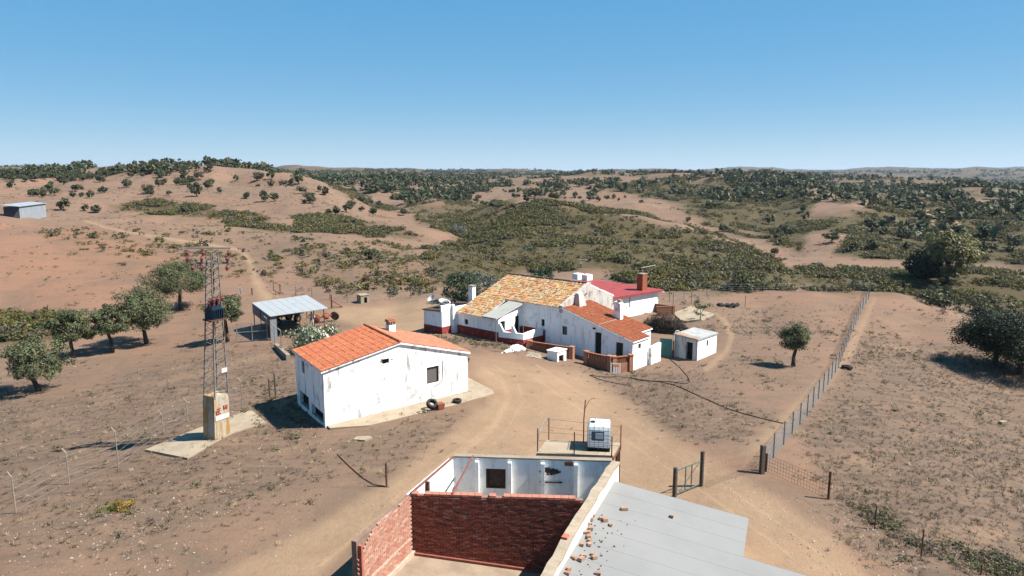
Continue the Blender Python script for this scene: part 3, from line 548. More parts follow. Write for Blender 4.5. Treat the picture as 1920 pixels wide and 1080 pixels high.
# ------------------------------------------------------------------ white barn with orange tiles
V2 = lambda p: Vector((p[0], p[1], 0))
n_, r_, l_ = Vector((-10.97, 38.34, 0)), Vector((-3.01, 45.02, 0)), Vector((-14.12, 43.15, 0)); k_ = l_ + r_ - n_
Z0 = -.05; root = empty('barn', (n_.x, n_.y, Z0)); tag(root, 'white barn with an orange tiled gable roof beside the dirt yard', 'barn')
L = lambda p: Vector((p.x - n_.x, p.y - n_.y, p.z))
n, r, l, k = [L(q) for q in (n_, r_, l_, k_)]; D1 = (r - n).length; D2 = (l - n).length; e1, e2 = (r - n) / D1, (l - n) / D2
b = mk(Z0); hw = [(7.09, 8.02, 1.2, 2.31), (3.87, 4.38, 3.12, 3.42)]
Pf = wall(b, n, r, -.4, [(0, 3.4), (5.13, 4.28), (D1, 2.78)], hw); hr = [(1.2, 2.2, 0.05, 2.1)]; Pr = wall(b, r, k, -.4, 2.78, hr)
wall(b, k, l, -.4, [(0, 2.78), (D1 - 5.13, 4.28), (D1, 3.4)]); s_ = lambda y: D2 - y * D2 / 5.75
hl = [(D2 - 4.35, D2 - 3.75, 2.3, 3.1), (D2 - 5.1, D2 - 3.15, .05, .95), (D2 - 2.55, D2 - .3, .05, .75)]; Pl = wall(b, l, n, -.4, 3.4, hl); b.build('wall', M_WHITED, root)
opening(Pf, hw[0], Z0, root, 'window', M_GREY, .16, 0, M_SHUT); opening(Pf, hw[1], Z0, root, 'vent', M_DARK2, .2); opening(Pl, hl[0], Z0, root, 'window', M_DARK2, .2, 2)
for h in hl[1:]: opening(Pl, h, Z0, root, 'feeding_hatch', M_DARK2, .3)
opening(Pr, hr[0], Z0, root, 'door', M_DOOR, .18)
v = mk(Z0); v.tube(Pf(4.55, 3.32, -.01), Pf(4.55, 3.32, .05), .05, n=8); v.build('vent_pipe', M_DARK2, root)
v = mk(Z0); v.path([Pf(8.35, 2.6, -.03), Pf(8.3, 1.5, -.03), Pf(8.25, 1.15, -.03), Pf(7.6, .95, -.03)], .018, 5); v.build('cable', M_CONC, root)
v = mk(Z0); v.box(Pf(4.12, 3.5, -.06), (.56, .14, .05), math.atan2(e1.y, e1.x)); v.build('lintel', M_WHITED, root)
up = Vector((0, 0, 1)); ov = .12; rn, rk = n + e1 * 5.13 + up * 4.33, l + e1 * 5.13 + up * 4.33
A = n - e1 * .16 - e2 * ov + up * 3.42; B = n + e1 * 5.13 - e2 * ov + up * 4.33; C = l + e1 * 5.13 + e2 * ov + up * 4.33; Dq = l - e1 * .16 + e2 * ov + up * 3.42
A2 = r + e1 * .16 - e2 * ov + up * 2.79; D2q = k + e1 * .16 + e2 * ov + up * 2.79
rf = mk(Z0); roof_slab(rf, A, B, C, Dq); roof_slab(rf, B, A2, D2q, C); rf = rf.build('roof', M_WHITED, root)
b = mk(Z0); tile_roof(b, Dq, A, B, C, 27, 12, pal_new, 1); tile_roof(b, A2, D2q, C, B, 27, 12, pal_new_sunlit, 2); b.build('roof_tile', M_TILE, rf, col=True, kind='stuff')
b = mk(Z0); m = 17
for i in range(m): b.col = pal_new(random, 0, 0); b.tube(B.lerp(C, i / m) + up * .05, B.lerp(C, (i + 1.1) / m) + up * .065, .085, .1, 8)
b.build('ridge_tile', M_TILE, rf, col=True)
c0 = n + e1 * 6.6 + e2 * 4.6 ; ch = mk(Z0); rz = math.atan2(e1.y, e1.x); ch.box(c0 + up * 4.02, (.5, .5, .8), rz); ch = ch.build('chimney', M_WHITE2, root)
b = mk(Z0)
for sx in (-1, 1):
    for sy in (-1, 1): b.box(c0 + e1 * .19 * sx + e2 * .19 * sy + up * 4.53, (.1, .1, .22), rz)
b.box(c0 + up * 4.66, (.62, .62, .05), rz); b.build('chimney_cap', M_CONC, ch); b = mk(Z0); b.col = (.4, .16, .08)
for i in range(3):
    o_ = c0 + e1 * (-.2 + .2 * i) + up * 4.73; b.tube(o_ - e2 * .32, o_ + e2 * .32, .09, .09, 8)
b.build('cap_tile', M_TILE, ch, col=True)
b = mk(Z0); rl = k.lerp(r, .82) + e1 * .02; b.path([rl + up * 2.2, rl + e1 * .55 + up * 2.35, rl + e1 * .6 + up * 2.15], .02, 5); lp = b.build('wall_lantern', M_IRON, root); b = mk(Z0); b.lathe(rl + e1 * .6 + up * 1.75, [(.03, 0), (.12, .1), (.15, .3), (.2, .32), (.03, .44)], 6); b.build('lantern_glass', simple('lantern_glass', (.12, .1, .09), (.06, .05, .045), 12, .3), lp)
# concrete apron round the barn
ap = [Vector((q.x, q.y, 0)) for q in (n_ + (r_ - n_).normalized() * .1 - (l_ - n_).normalized() * .5, n_ + (r_ - n_).normalized() * 2.2 - (l_ - n_).normalized() * 1.6, n_ + (r_ - n_).normalized() * 8.2 - (l_ - n_).normalized() * 1.75, n_ + (r_ - n_).normalized() * 11.6 - (l_ - n_).normalized() * 1.6, n_ + (r_ - n_).normalized() * 11.9 - (l_ - n_).normalized() * 1.0, n_ + (r_ - n_).normalized() * 12.0 + (l_ - n_).normalized() * 5, n_ + (l_ - n_).normalized() * 5)]
b = MB(); b.slab([q + up * (.09 if i != 2 else .06) for i, q in enumerate(ap)], .4); b.build('concrete_apron', M_CONC2, None, kind='structure')

# ------------------------------------------------------------------ the farmhouse group: frame H (a along the front to the right, b into the house)
HO = Vector((10.2, 56.0, 0)); HA = R(-41); hu = Vector((math.cos(HA), math.sin(HA), 0)); hv = Vector((-math.sin(HA), math.cos(HA), 0))
def hw_(a, b_, z=0): return HO + hu * a + hv * b_ + Vector((0, 0, z))
def hroot(name, a, b_, z): o = empty(name, hw_(a, b_, z), HA); return o
def hm(a0, b0, z0):
    m = LB(); m.z0 = z0; m.a0 = a0; m.b0 = b0
    def build(*ar, **k): m.v = [(x - a0, y - b0, z - z0) for x, y, z in m.v]; return MB.build(m, *ar, **k)
    m.build = build; return m
up = Vector((0, 0, 1)); T3 = lambda a, b_, z: Vector((a, b_, z))
# --- old house with lichen-covered tiles
ha = (-13.0, 2.0, -.9); root = hroot('farmhouse', *ha); tag(root, 'old white farmhouse with a big roof of yellow lichened tiles and red dado', 'house'); m_ = lambda: hm(*ha)
def opn(P, h, kind, mat, root, ori, dep=.2, bars=0, frame=None):
    s0, s1, h0, h1 = h; q = hm(*ori); q.hexa([P(s0, h0, dep - .05), P(s1, h0, dep - .05), P(s1, h0, dep + .1), P(s0, h0, dep + .1), P(s0, h1, dep - .05), P(s1, h1, dep - .05), P(s1, h1, dep + .1), P(s0, h1, dep + .1)]); o = q.build(kind, mat, root)
    if frame:
        f = hm(*ori); w = .05
        for a, c, e, g in ((s0, s0 + w, h0, h1), (s1 - w, s1, h0, h1), (s0 + w, s1 - w, h0, h0 + w), (s0 + w, s1 - w, h1 - w, h1)): f.hexa([P(a, e, dep - .1), P(c, e, dep - .1), P(c, e, dep - .052), P(a, e, dep - .052), P(a, g, dep - .1), P(c, g, dep - .1), P(c, g, dep - .052), P(a, g, dep - .052)])
        f.build('frame', frame, o)
    if bars:
        f = hm(*ori)
        for i in range(bars): s = s0 + (s1 - s0) * (i + 1) / (bars + 1); f.tube(P(s, h0, .03), P(s, h1, .03), .014, n=5)
        f.tube(P(s0, (h0 + h1) / 2, .03), P(s1, (h0 + h1) / 2, .03), .012, n=5); f.build('bars', M_IRON, o)
    return o
AL, AR, BF, RB, RZ, EZ = -17.7, -7.7, -3.3, 4.4, 4.48, 2.86; sl_ = (RZ - EZ) / RB; zr = lambda b_: RZ - sl_ * abs(RB - b_)
b = m_(); h1 = [(1.0, 1.45, .55, 1.05), (3.05, 4.05, .45, 1.3)]; Pa = wall(b, (AL, BF), (-12.3, BF), -2, zr(BF) - .08, h1)
h2 = [(.25, .95, -.5, 1.35), (2.35, 3.0, -.5, 1.55)]; Pb = wall(b, (-12.3, BF), (-12.3, 0), -2, [(0, zr(BF) - .08), (3.3, EZ - .1)], h2)
h3 = [(-9.88 + 12.3, -9.5 + 12.3, .8, 1.46)]; Pc = wall(b, (-12.3, 0), (AR, 0), -2, EZ - .06, h3)
gw = m_(); wall(gw, (AR, 0), (AR, 8.8), -2, [(0, EZ), (4.4, RZ + .12), (8.8, EZ)]); gw.build('gable_wall', M_RUBBLE, root); wall(b, (AR, 8.8), (AL, 8.8), -2, EZ); wall(b, (AL, 8.8), (AL, BF), -2, [(0, EZ - .05), (4.4, RZ - .05), (12.1, zr(BF) - .1)]); b.build('wall', M_WHITE2, root)
opn(Pa, h1[0], 'window', M_DARK2, root, ha, .16, 2); o = opn(Pa, h1[1], 'shutter', M_WHITE, root, ha, .08); opn(Pb, h2[0], 'door', M_DOOR, root, ha); opn(Pb, h2[1], 'door', M_DOOR, root, ha); opn(Pc, h3[0], 'window', M_DARK2, root, ha, .16, 1)
b = m_(); dado(b, (AL, BF), (-12.3, BF), -2, .38); dado(b, (-12.3, BF), (-12.3, 0), -2, .42, skip=[(.25, .95), (2.35, 3.0)]); dado(b, (-12.3, 0), (-9.4, 0), -2, .5); b.build('red_dado', M_DADO, root)
rf = m_(); q1 = [T3(AL - .12, -.15, zr(-.15)), T3(AR + .02, -.15, zr(-.15)), T3(AR + .02, RB, RZ), T3(AL - .12, RB, RZ)]; q2 = [T3(AL - .12, BF - .2, zr(BF - .2)), T3(-14.2, BF - .2, zr(BF - .2)), T3(-14.2, -.15, zr(-.15)), T3(AL - .12, -.15, zr(-.15))]; q3 = [T3(AR + .02, 8.95, zr(8.95)), T3(AL - .12, 8.95, zr(8.95)), T3(AL - .12, RB, RZ), T3(AR + .02, RB, RZ)]
for q in (q1, q2, q3): roof_slab(rf, *q)
rf = rf.build('roof', M_WHITE2, root); b = m_(); tile_roof(b, *q1, 46, 12, pal_old, 5, .06, .03); tile_roof(b, *q2, 16, 9, pal_old, 6, .06, .03); tile_roof(b, *q3, 46, 11, pal_old, 7, .06, .03); b.build('roof_tile', M_OLDTILE, rf, col=True, kind='stuff')
b = m_()
for i in range(24): b.col = (.12, .075, .06); b.tube(T3(AL - .12, RB, RZ + .06).lerp(T3(AR, RB, RZ + .06), i / 24), T3(AL - .12, RB, RZ + .06).lerp(T3(AR, RB, RZ + .06), (i + 1.1) / 24), .11, .125, 8)
b.build('ridge_tile', M_OLDTILE, rf, col=True)
b = m_(); b.hexa([T3(AR - .05, -.1, EZ - .5), T3(AR + .3, -.1, EZ - .5), T3(AR + .3, RB, RZ - .5), T3(AR - .05, RB, RZ - .5), T3(AR - .05, -.1, EZ + .16), T3(AR + .3, -.1, EZ + .16), T3(AR + .3, RB, RZ + .2), T3(AR - .05, RB, RZ + .2)]); b.build('gable_coping', M_RUBBLE, root)
b = m_(); cz = zr(-1.2); b.box((AL - .3, -.9, 2.2), (.55, .5, 3.3)); b.v = [(x, y, z) for x, y, z in b.v]; ch = b.build('chimney', M_WHITE, root); b = m_(); b.box((AL - .3, -.9, 3.88), (.68, .62, .09)); b.build('chimney_cap', M_CONC, ch)
# buttress-like shoulder at the right gable
b = m_(); bx = AR + .32; b.hexa([T3(bx, 1.6, 1.4), T3(bx + .9, 1.6, 1.4), T3(bx + .9, 3.0, 1.4), T3(bx, 3.0, 1.4), T3(bx, 1.9, 4.0), T3(bx + .35, 1.9, 3.9), T3(bx + .35, 2.7, 3.9), T3(bx, 2.7, 4.0)]); b.build('old_oven_flue', M_RUBBLE, root)
# porch awning of pale sheets on a pole frame
M_AWN = simple('pale_awning_sheet', (.36, .365, .33), (.31, .31, .28), 1.2, .7); aw = m_(); aw0 = T3(-14.15, BF - .3, 1.66); aw1 = T3(-12.35, BF - .3, 1.66); aw2 = T3(-11.95, .05, 2.76); aw3 = T3(-13.75, .05, 2.76); aw.slab([aw0 + up * .06, aw1 + up * .06, aw2 + up * .06, aw3 + up * .06], .04)
for i in range(9):
    u = (i + .5) / 9; aw.tube(aw0.lerp(aw1, u) + up * .07, aw3.lerp(aw2, u) + up * .07, .022, n=5)
aw = aw.build('awning', M_AWN, root); b = m_(); b.tube(aw1 - up * .02, aw2 - up * .02, .03, n=6); b.tube(aw0 - up * .02, aw1 - up * .02, .03, n=6); b.tube(aw1 - up * .02, T3(-12.33, BF - .3, -.6), .035, n=6); b.build('awning_frame', M_GALV, aw)
# terrace parapet in front of the porch
tp = [(-12.28, BF - .02), (-9.8, -2.72), (-9.65, -.02)]; pr = m_(); dd = m_()
for p, q in zip(tp, tp[1:]):
    p, q = Vector((*p, 0)), Vector((*q, 0)); d = (q - p).normalized(); nn = Vector((-d.y, d.x, 0)) * .2; e0 = p if p.y < -3 else p - d * .0
    pr.hexa([e0 + up * -2, q + up * -2, q + nn + up * -2, e0 + nn + up * -2, e0 + up * .5, q + up * (.5 if q.y < -1 else .75), q + nn + up * (.5 if q.y < -1 else .75), e0 + nn + up * .5]); dado(dd, (p.x, p.y), (q.x, q.y), -2, -.05)
for a0, a1, bb in ((-12.25, -11.75, BF + .02), (-11.0, -10.5, -2.98)):
    pr.hexa([T3(a0, bb - .0, .48), T3(a1, bb + .09, .48), T3(a1, bb + .24, .48), T3(a0, bb + .15, .48), T3(a0, bb - .0, 1.25), T3(a0 + .1, bb + .02, 1.2), T3(a0 + .1, bb + .17, 1.2), T3(a0, bb + .15, 1.25)])
tpo = pr.build('terrace_parapet', M_WHITE, root); dd.build('parapet_dado', M_DADO, tpo)
b = m_()
for a_, bb in ((-9.9, -2.6), (-9.75, -.9)): b.tube(T3(a_, bb, .4), T3(a_, bb, 1.25), .025, n=6)
b.build('terrace_pole', M_GALV, root)
# --- annex with the bright orange tiles
ha2 = (-4, 2, -1.6); root = hroot('house_annex', *ha2); tag(root, 'low white annex with a single-pitch orange tiled roof and dark doors', 'house'); m2 = lambda: hm(*ha2)
ze = lambda a: .9 - a * (2.9 - .9) / 7.65
b = m2(); hb = [(-7.4 + 7.65, -6.87 + 7.65, .37, 1.16), (-3.84 + 7.65, -3.15 + 7.65, -1.0, 1.14), (-1.66 + 7.65, -.95 + 7.65, -1.3, .58)]; P1 = wall(b, (-7.65, -.04), (0, -.04), -2.4, [(0, ze(-7.65) - .06), (7.65, ze(0) - .06)], hb)
hc = [(.9, 1.35, .05, .5)]; P2 = wall(b, (0, -.04), (0, 2.6), -2.6, ze(0) - .06, hc); wall(b, (0, 2.6), (-.95, 2.6), -2.6, ze(-.5) - .06); wall(b, (-.95, 2.6), (-.95, 4.6), -2.6, ze(-.95) - .06); wall(b, (-.95, 4.6), (-7.65, 4.6), -2.4, [(0, ze(-.95) - .06), (6.7, ze(-7.65) - .06)]); b.build('wall', M_WHITE2, root)
opn(P1, hb[0], 'window', M_GREY, root, ha2, .16, 0, M_SHUT); opn(P1, hb[1], 'door', M_DOOR, root, ha2); opn(P1, hb[2], 'door', M_SHUT, root, ha2, .18, 3); opn(P2, hc[0], 'window', M_DARK2, root, ha2, .16, 2)
q1 = [T3(.12, -.14, ze(.12)), T3(.12, 2.7, ze(.12)), T3(-7.62, 2.7, ze(-7.62)), T3(-7.62, -.14, ze(-7.62))]; q2 = [T3(-.83, 2.7, ze(-.83)), T3(-.83, 4.7, ze(-.83)), T3(-7.62, 4.7, ze(-7.62)), T3(-7.62, 2.7, ze(-7.62))]; rf = m2(); roof_slab(rf, *q1); roof_slab(rf, *q2); rf = rf.build('roof', M_WHITE2, root)
b = m2(); tile_roof(b, *q1, 12, 17, pal_new, 8, .06); tile_roof(b, *q2, 9, 15, pal_new, 9, .06); b.build('roof_tile', M_TILE, rf, col=True, kind='stuff'); b = m2()
b.tube(T3(-3.4, -.12, ze(-3.4) + .09), T3(-3.4, 2.7, ze(-3.4) + .09), .035, n=6); b.build('mortar_line', M_CONC2, rf)
ch = m2(); ch.box((-3.6, 3.3, 2.5), (.75, .5, 1.6)); ch.box((-3.6, 3.3, 3.34), (.5, .62, .16)); ch = ch.build('chimney', M_WHITED, root); b = m2(); b.box((-3.45, 3.3, 3.5), (.3, .4, .22)); b.build('chimney_cap', M_OLDTILE if False else M_CONC, ch)
b = m2(); b.hexa([T3(.02, 2.62, -2.6), T3(.3, 2.62, -2.6), T3(.3, 4.3, -2.6), T3(.02, 4.3, -2.6), T3(.02, 2.62, -.1), T3(.3, 2.62, -.1), T3(.3, 4.3, .05), T3(.02, 4.3, .05)]); b.build('side_wall', M_WHITED, root)
b = m2(); b.box((-3.9, -.1, 1.45), (.25, .12, .14)); b.build('outdoor_lamp', M_IRON, root)
# --- outhouse at the left end
ha3 = (-18.6, -3.8, -.45); root = hroot('outhouse', *ha3); tag(root, 'small flat-roofed white outhouse with red base left of the farmhouse', 'outhouse'); m3 = lambda: hm(*ha3)
o0 = Vector((-6.7, 63.9, 0)); la = (o0 - HO).dot(hu); lb = (o0 - HO).dot(hv); a0, a1 = la - 2.56, la
b = m3(); wall(b, (a0, lb), (a1, lb), -1.5, [(0, 1.75), (2.56, 1.9)]); wall(b, (a1, lb), (a1, lb + 1.25), -1.5, 2.35); hd = [(.12, .8, -.8, 1.35)]; P3 = wall(b, (a1, lb + 1.25), (AL + .02, lb + 1.25), -1.5, 2.2, [(.1, min(.72, AL - a1 - .05), -.8, 1.4)]); wall(b, (AL, lb + 1.25), (AL, lb + 4.5), -1.5, 2.2); wall(b, (AL, lb + 4.5), (a0, lb + 4.5), -1.5, 2); wall(b, (a0, lb + 4.5), (a0, lb), -1.5, [(0, 2), (4.5, 1.75)]); b.build('wall', M_WHITE2, root)
opn(P3, (.1, min(.72, AL - a1 - .05), -.8, 1.4), 'door', M_DOOR, root, ha3)
b = m3(); dado(b, (a0, lb), (a1 + .02, lb), -1.5, .35); dado(b, (a1, lb), (a1, lb + 1.2), -1.5, .35); dado(b, (a0, lb + 4.5), (a0, lb), -1.5, .35); b.build('red_dado', M_DADO, root)
b = m3(); b.slab([T3(a0 - .1, lb - .1, 1.82), T3(a1 - .18, lb - .1, 1.96), T3(a1 - .18, lb + 4.6, 2.06), T3(a0 - .1, lb + 4.6, 2.0)], .1); b.build('flat_roof', M_SHUT, root)
b = m3(); b.box((a1 - .09, lb + .6, 2.15), (.2, 1.32, .55)); b.box(((a1 + AL) / 2, lb + 1.37, 2.3), (AL - a1 - .03, .24, .22)); b.build('parapet', M_WHITE, root)
# --- red-roofed house behind
c1, c2, c4 = Vector((9.6, 74.7, 0)), Vector((17.7, 81.4, 0)), Vector((2.2, 81.6, 0)); c3 = c2 + c4 - c1; cf = c1.copy(); Z0 = -1.5
root = empty('red_roof_house', (cf.x, cf.y, Z0)); tag(root, 'white house behind with a flat deep red roof and a tall brick chimney', 'house'); c1, c2, c3, c4 = [q - cf for q in (c1, c2, c3, c4)]; d12 = (c2 - c1).normalized(); Lc = (c2 - c1).length
b = mk(Z0); hC = [(.6, 1.7, -.45, .55), (3.9, 5.4, -.4, .95)]; PC = wall(b, c1, c2, -2.5, 1.06, hC); wall(b, c2, c3, -2.5, 1.1); wall(b, c3, c4, -2.5, 1.1); wall(b, c4, c1, -2.5, 1.1); b.build('wall', M_WHITE, root)
for h in hC: opening(PC, h, Z0, root, 'window', M_WHITE, .12, 0, M_GREY)
dv = (c4 - c1).normalized(); rr_ = [c1 - d12 * .5 - dv * .4 + up * 1.1, c2 + d12 * .45 - dv * .4 + up * 1.1, c3 + d12 * .45 + dv * .3 + up * 1.28, c4 - d12 * .5 + dv * .3 + up * 1.28]
rf = mk(Z0); rf.slab(rr_, .16); rf = rf.build('roof', M_REDSHEET, root)
for i in range(12):
    b = mk(Z0); A, B = rr_[0].lerp(rr_[1], i / 12 + .003), rr_[0].lerp(rr_[1], (i + 1) / 12 - .003); D_, C_ = rr_[3].lerp(rr_[2], i / 12 + .003), rr_[3].lerp(rr_[2], (i + 1) / 12 - .003); b.slab([q + up * .035 for q in (A, B, C_, D_)], .03); b.build('roof_sheet', M_REDSHEET, rf)
cc = atz(1203.5, 543, 1.2) - cf; cc.z = 0; rz = math.atan2(d12.y, d12.x); ch = mk(Z0); ch.box(cc + up * 2.1, (.85, .85, 2.0), rz); ch = ch.build('chimney', simple('chimney_brick', (.33, .1, .05), (.27, .09, .05), 5), root); b = mk(Z0); b.box(cc + up * 3.14, (.95, .95, .08), rz); b.build('chimney_cap', M_CONC2, ch)
b = mk(Z0); c_ = cc + up * 3.18; b.tube(c_, c_ + up * .75, .035, n=6); b.tube(c_ + up * .65 + Vector((-.2, 0, 0)), c_ + Vector((1.7, .4, .95)), .03, n=5); b.tube(c_ + Vector((.2, .2, .35)), c_ + Vector((1.75, .5, .75)), .02, n=5)
for i in range(5): q = c_ + Vector((.2 + i * .33, .05 + i * .08, .7 + i * .055)); b.tube(q - Vector((.1, .3, 0)), q + Vector((.1, .3, 0)), .015, n=4)
b.build('aerial', M_GALV, root)
tk = atz(1095, 524, 1.3) - cf; b = mk(Z0); b.box(tk + up * .35 - Vector((.75, -.5, 0)), (1.1, 1.0, .75), rz); b.box(tk + up * .35 + Vector((.35, -.45, 0)), (1.0, 1.0, .75), rz); b.build('roof_parapet_block', M_WHITE, root)
b = mk(Z0); q = tk + Vector((-.6, .4, .3)); b.tube(q, q + up * 2.4, .03, n=5); b.tube(q + up * 2.3 - Vector((.1, 0, 0)), q + up * 2.25 + Vector((1.1, 0, 0)), .03, n=5); b.tube(q + up * 1.95 - Vector((.1, 0, 0)), q + up * 1.95 + Vector((.8, 0, 0)), .02, n=5); b.build('aerial', M_GALV, root)
b = mk(Z0); q = c2 + d12 * .3 - dv * .3 + up * .85; b.box(q, (.2, .3, .2)); b.tube(q, q + d12 * .5 - up * .05, .02, n=5); b.build('floodlight', M_WHITE, root)
# low brown terrace wall of that house
ta, tb, tc = atz(1231, 590, -1.4), atz(1262, 588, -1.4), atz(1240, 578, -1.4); b = MB(); e_ = empty('terrace_wall', (ta.x, ta.y, -1.5)); tag(e_, 'low brown lattice wall at the right corner of the red-roofed house', 'wall'); M_BRN = simple('brown_block', (.27, .13, .075), (.2, .1, .06), 3, bump=.3); th = (tb - ta).normalized(); rz = math.atan2(th.y, th.x); Lw = (tb - ta).length
for i in range(9):
    for j in range(4): b.box((tb - ta) * ((i + .5 + .5 * (j % 2)) / 9.5) + up * (.2 + .22 * j), (Lw / 9.5 * .82, .16, .17), rz)
b.box((tb - ta) * .5 + up * .02, (Lw, .2, .16), rz); b.box((tb - ta) * .5 + up * 1.02, (Lw + .1, .22, .07), rz); b.build('lattice_block', M_BRN, e_, kind='stuff'); b = MB(); q = tb - ta; b.box(q + up * .5, (.26, .26, 1.15), rz); q2 = tc + Vector((1.4, 6, 0)) - ta; q3 = (q + (c3 - c2).normalized() * 5); b.hexa([q + up * 0, q + Vector((.2, 0, 0)), q3 + Vector((.2, 0, 0)), q3, q + up * 1, q + Vector((.2, 0, 1)), q3 + Vector((.2, 0, 1)), q3 + up * 1]); b.build('wall_post', M_BRN, e_)
# --- hut on the right
hc1, hc2, hc4 = Vector((16.45, 58.9, 0)), Vector((18.85, 61.3, 0)), Vector((14.85, 60.8, 0)); Z0 = -1.6; cf = hc1.copy(); root = empty('hut', (cf.x, cf.y, Z0)); tag(root, 'small square hut with one white and one dirty wall under a flat grey slab roof', 'hut'); hc3 = hc2 + hc4 - hc1; hc1, hc2, hc3, hc4 = [q - cf for q in (hc1, hc2, hc3, hc4)]
b = mk(Z0); hE = [(1.55, 1.85, -.55, .0)]; PE = wall(b, hc1, hc2, -2.4, [(0, .22), (3.4, .3)], hE); wall(b, hc2, hc3, -2.4, .3); wall(b, hc3, hc4, -2.4, .35); b.build('wall', M_WHITE, root); b = mk(Z0); Lh = (hc1 - hc4).length; hF = [(Lh - 1.2, Lh - .5, -2.0, -.05)]; PF = wall(b, hc4, hc1, -2.4, [(0, .35), (Lh, .22)], hF); b.build('dirty_wall', M_FOUL, root, label='dirty grey front wall with the doorway'); opening(PE, hE[0], Z0, root, 'window', M_GREY, .14, 0, M_GREY); opening(PF, hF[0], Z0, root, 'doorway', M_DARK2, .3)
ctr = (hc1 + hc3) / 2; b = mk(Z0); b.slab([ctr + (q - ctr) * 1.06 + up * z for q, z in ((hc1, .38), (hc2, .42), (hc3, .48), (hc4, .46))], .14); b.build('roof_slab', simple('grey_slab', (.4, .4, .4), (.3, .3, .29), 1.5), root); b = mk(Z0); b.slab([ctr + (q - ctr) * 1.07 + up * z for q, z in ((hc4 + (hc1 - hc4) * .0, .475), (hc4 + (hc1 - hc4) * .98, .395), (hc4 + (hc1 - hc4) * .96 + (hc2 - hc1) * .16, .415), (hc4 + (hc3 - hc4) * .3, .48))], .03); b.build('roof_rust_sheet', simple('rust_sheet', (.3, .17, .09), (.36, .3, .25), 3), root)
# ------------------------------------------------------------------ roofless brick shed and lean-to in front
Z0 = 0.0; pl, pr_, bl, br, fl, fr = [Vector((x, y, 0)) for x, y in ((-3.9, 24.68), (2.69, 24.24), (-2.55, 28.13), (4.29, 27.63), (-5.23, 21.27), (-.25, 16.6))]; cf = pl.copy(); root = empty('roofless_shed', (cf.x, cf.y, -.1)); tag(root, 'roofless shed of red brick with a white plastered back room, in front at the bottom', 'shed'); Z0 = -.1
Lq = lambda q: q - cf
def thick(bm, p, q, z0, z1, th, side=1, z1b=None):
    d = (q - p).normalized(); n_ = Vector((-d.y, d.x, 0)) * th * side; z1b = z1 if z1b is None else z1b; ps = [p, q, q + n_, p + n_] if side > 0 else [p + n_, q + n_, q, p]; zs = [z1, z1b, z1b, z1] ; bm.hexa([v + up * z0 for v in ps] + [v + up * z for v, z in zip(ps, zs)])
M_MORT = simple('mortar', (.25, .17, .13), (.2, .12, .09), 4); rnd = random.Random(3)
core = mk(Z0); P_, Q_ = Lq(pl), Lq(pr_); dpq = (Q_ - P_).normalized(); thick(core, P_ + dpq * .02, Q_, -1.3, 2.42, .2); lw0, lw1 = Lq(fl), Lq(pl); dl = (lw1 - lw0).normalized(); nl = Vector((dl.y, -dl.x, 0)); thick(core, lw0, lw1 - dl * .01, -1.3, 2.42, .2); core.build('mortar_core', M_MORT, root)
def brick_col(lit):  # light put into colour: paler bricks for the sunlit wall, darker for the shaded partition
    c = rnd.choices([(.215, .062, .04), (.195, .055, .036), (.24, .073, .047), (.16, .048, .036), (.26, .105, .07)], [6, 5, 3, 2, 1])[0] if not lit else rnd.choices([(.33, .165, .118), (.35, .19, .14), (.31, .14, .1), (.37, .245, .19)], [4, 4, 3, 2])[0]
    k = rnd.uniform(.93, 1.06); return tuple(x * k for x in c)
BW, BH, CH = .25, .074, .084; shared = []
for k in range(6):
    s = MB(); s.col = brick_col(False); s.box((0, 0, 0), (BW - .012, .07, BH)); o = s.build('brick', M_BRICK, root, col=True); shared.append(o.data); bpy.data.objects.remove(o)
st = mk(Z0); rzp = math.atan2(dpq.y, dpq.x); count = 0; Lp = (Q_ - P_).length
for j in range(-11, 29):
    z = .06 + j * CH; off = (j % 2) * BW / 2
    for i in range(-1, int(Lp / BW) + 1):
        s = i * BW + off + BW / 2
        if s < BW / 2 - .01 or s > Lp - .1 or (j >= 28 and rnd.random() < .35) or (j < 27 and rnd.random() < .012): continue
        c = P_ + dpq * s + Vector((dpq.y, -dpq.x, 0)) * (.005 + rnd.uniform(0, .012)) + up * z
        if j >= 16 and count < 299:
            o = bpy.data.objects.new('brick', shared[rnd.randrange(6)]); o.location = c - up * Z0; o.rotation_euler = (0, 0, rzp + rnd.uniform(-.01, .01)); link(o, root); count += 1
        else: st.col = brick_col(False); st.box(c, (BW - .012, .07, BH), rzp)
rzl = math.atan2(dl.y, dl.x); Ll = (lw1 - lw0).length
for j in range(29):
    z = .06 + j * CH; off = (j % 2) * BW / 2; cut = max(0, (j - 20) * .14)
    for i in range(int(Ll / BW) + 1):
        s = i * BW + off + BW / 2
        if s > Ll - .12 or s < cut * .9 or (j >= 28 and rnd.random() < .3): continue
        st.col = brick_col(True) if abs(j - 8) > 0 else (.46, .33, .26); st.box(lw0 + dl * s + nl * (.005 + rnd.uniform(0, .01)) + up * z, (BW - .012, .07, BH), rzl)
for s in (.12,): st.col = (.32, .1, .07); st.box(lw0 + dl * s + nl * .02 + up * 1.1, (.1, .24, 2.3), rzl)
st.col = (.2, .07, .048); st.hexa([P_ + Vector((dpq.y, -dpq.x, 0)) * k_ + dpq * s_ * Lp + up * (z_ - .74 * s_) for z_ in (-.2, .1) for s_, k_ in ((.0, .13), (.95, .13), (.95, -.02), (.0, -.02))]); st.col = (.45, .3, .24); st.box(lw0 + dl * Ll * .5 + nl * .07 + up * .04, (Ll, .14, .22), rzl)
for i in range(24):                                  # coping course on the partition
    if rnd.random() < .82: st.col = (.33, .14, .095); st.box(P_ + dpq * (i * .275 + .14) + Vector((-dpq.y, dpq.x, 0)) * .1 + up * 2.47, (.262, .26, .07), rzp)
st.build('brickwork', M_BRICK, root, col=True, kind='stuff')
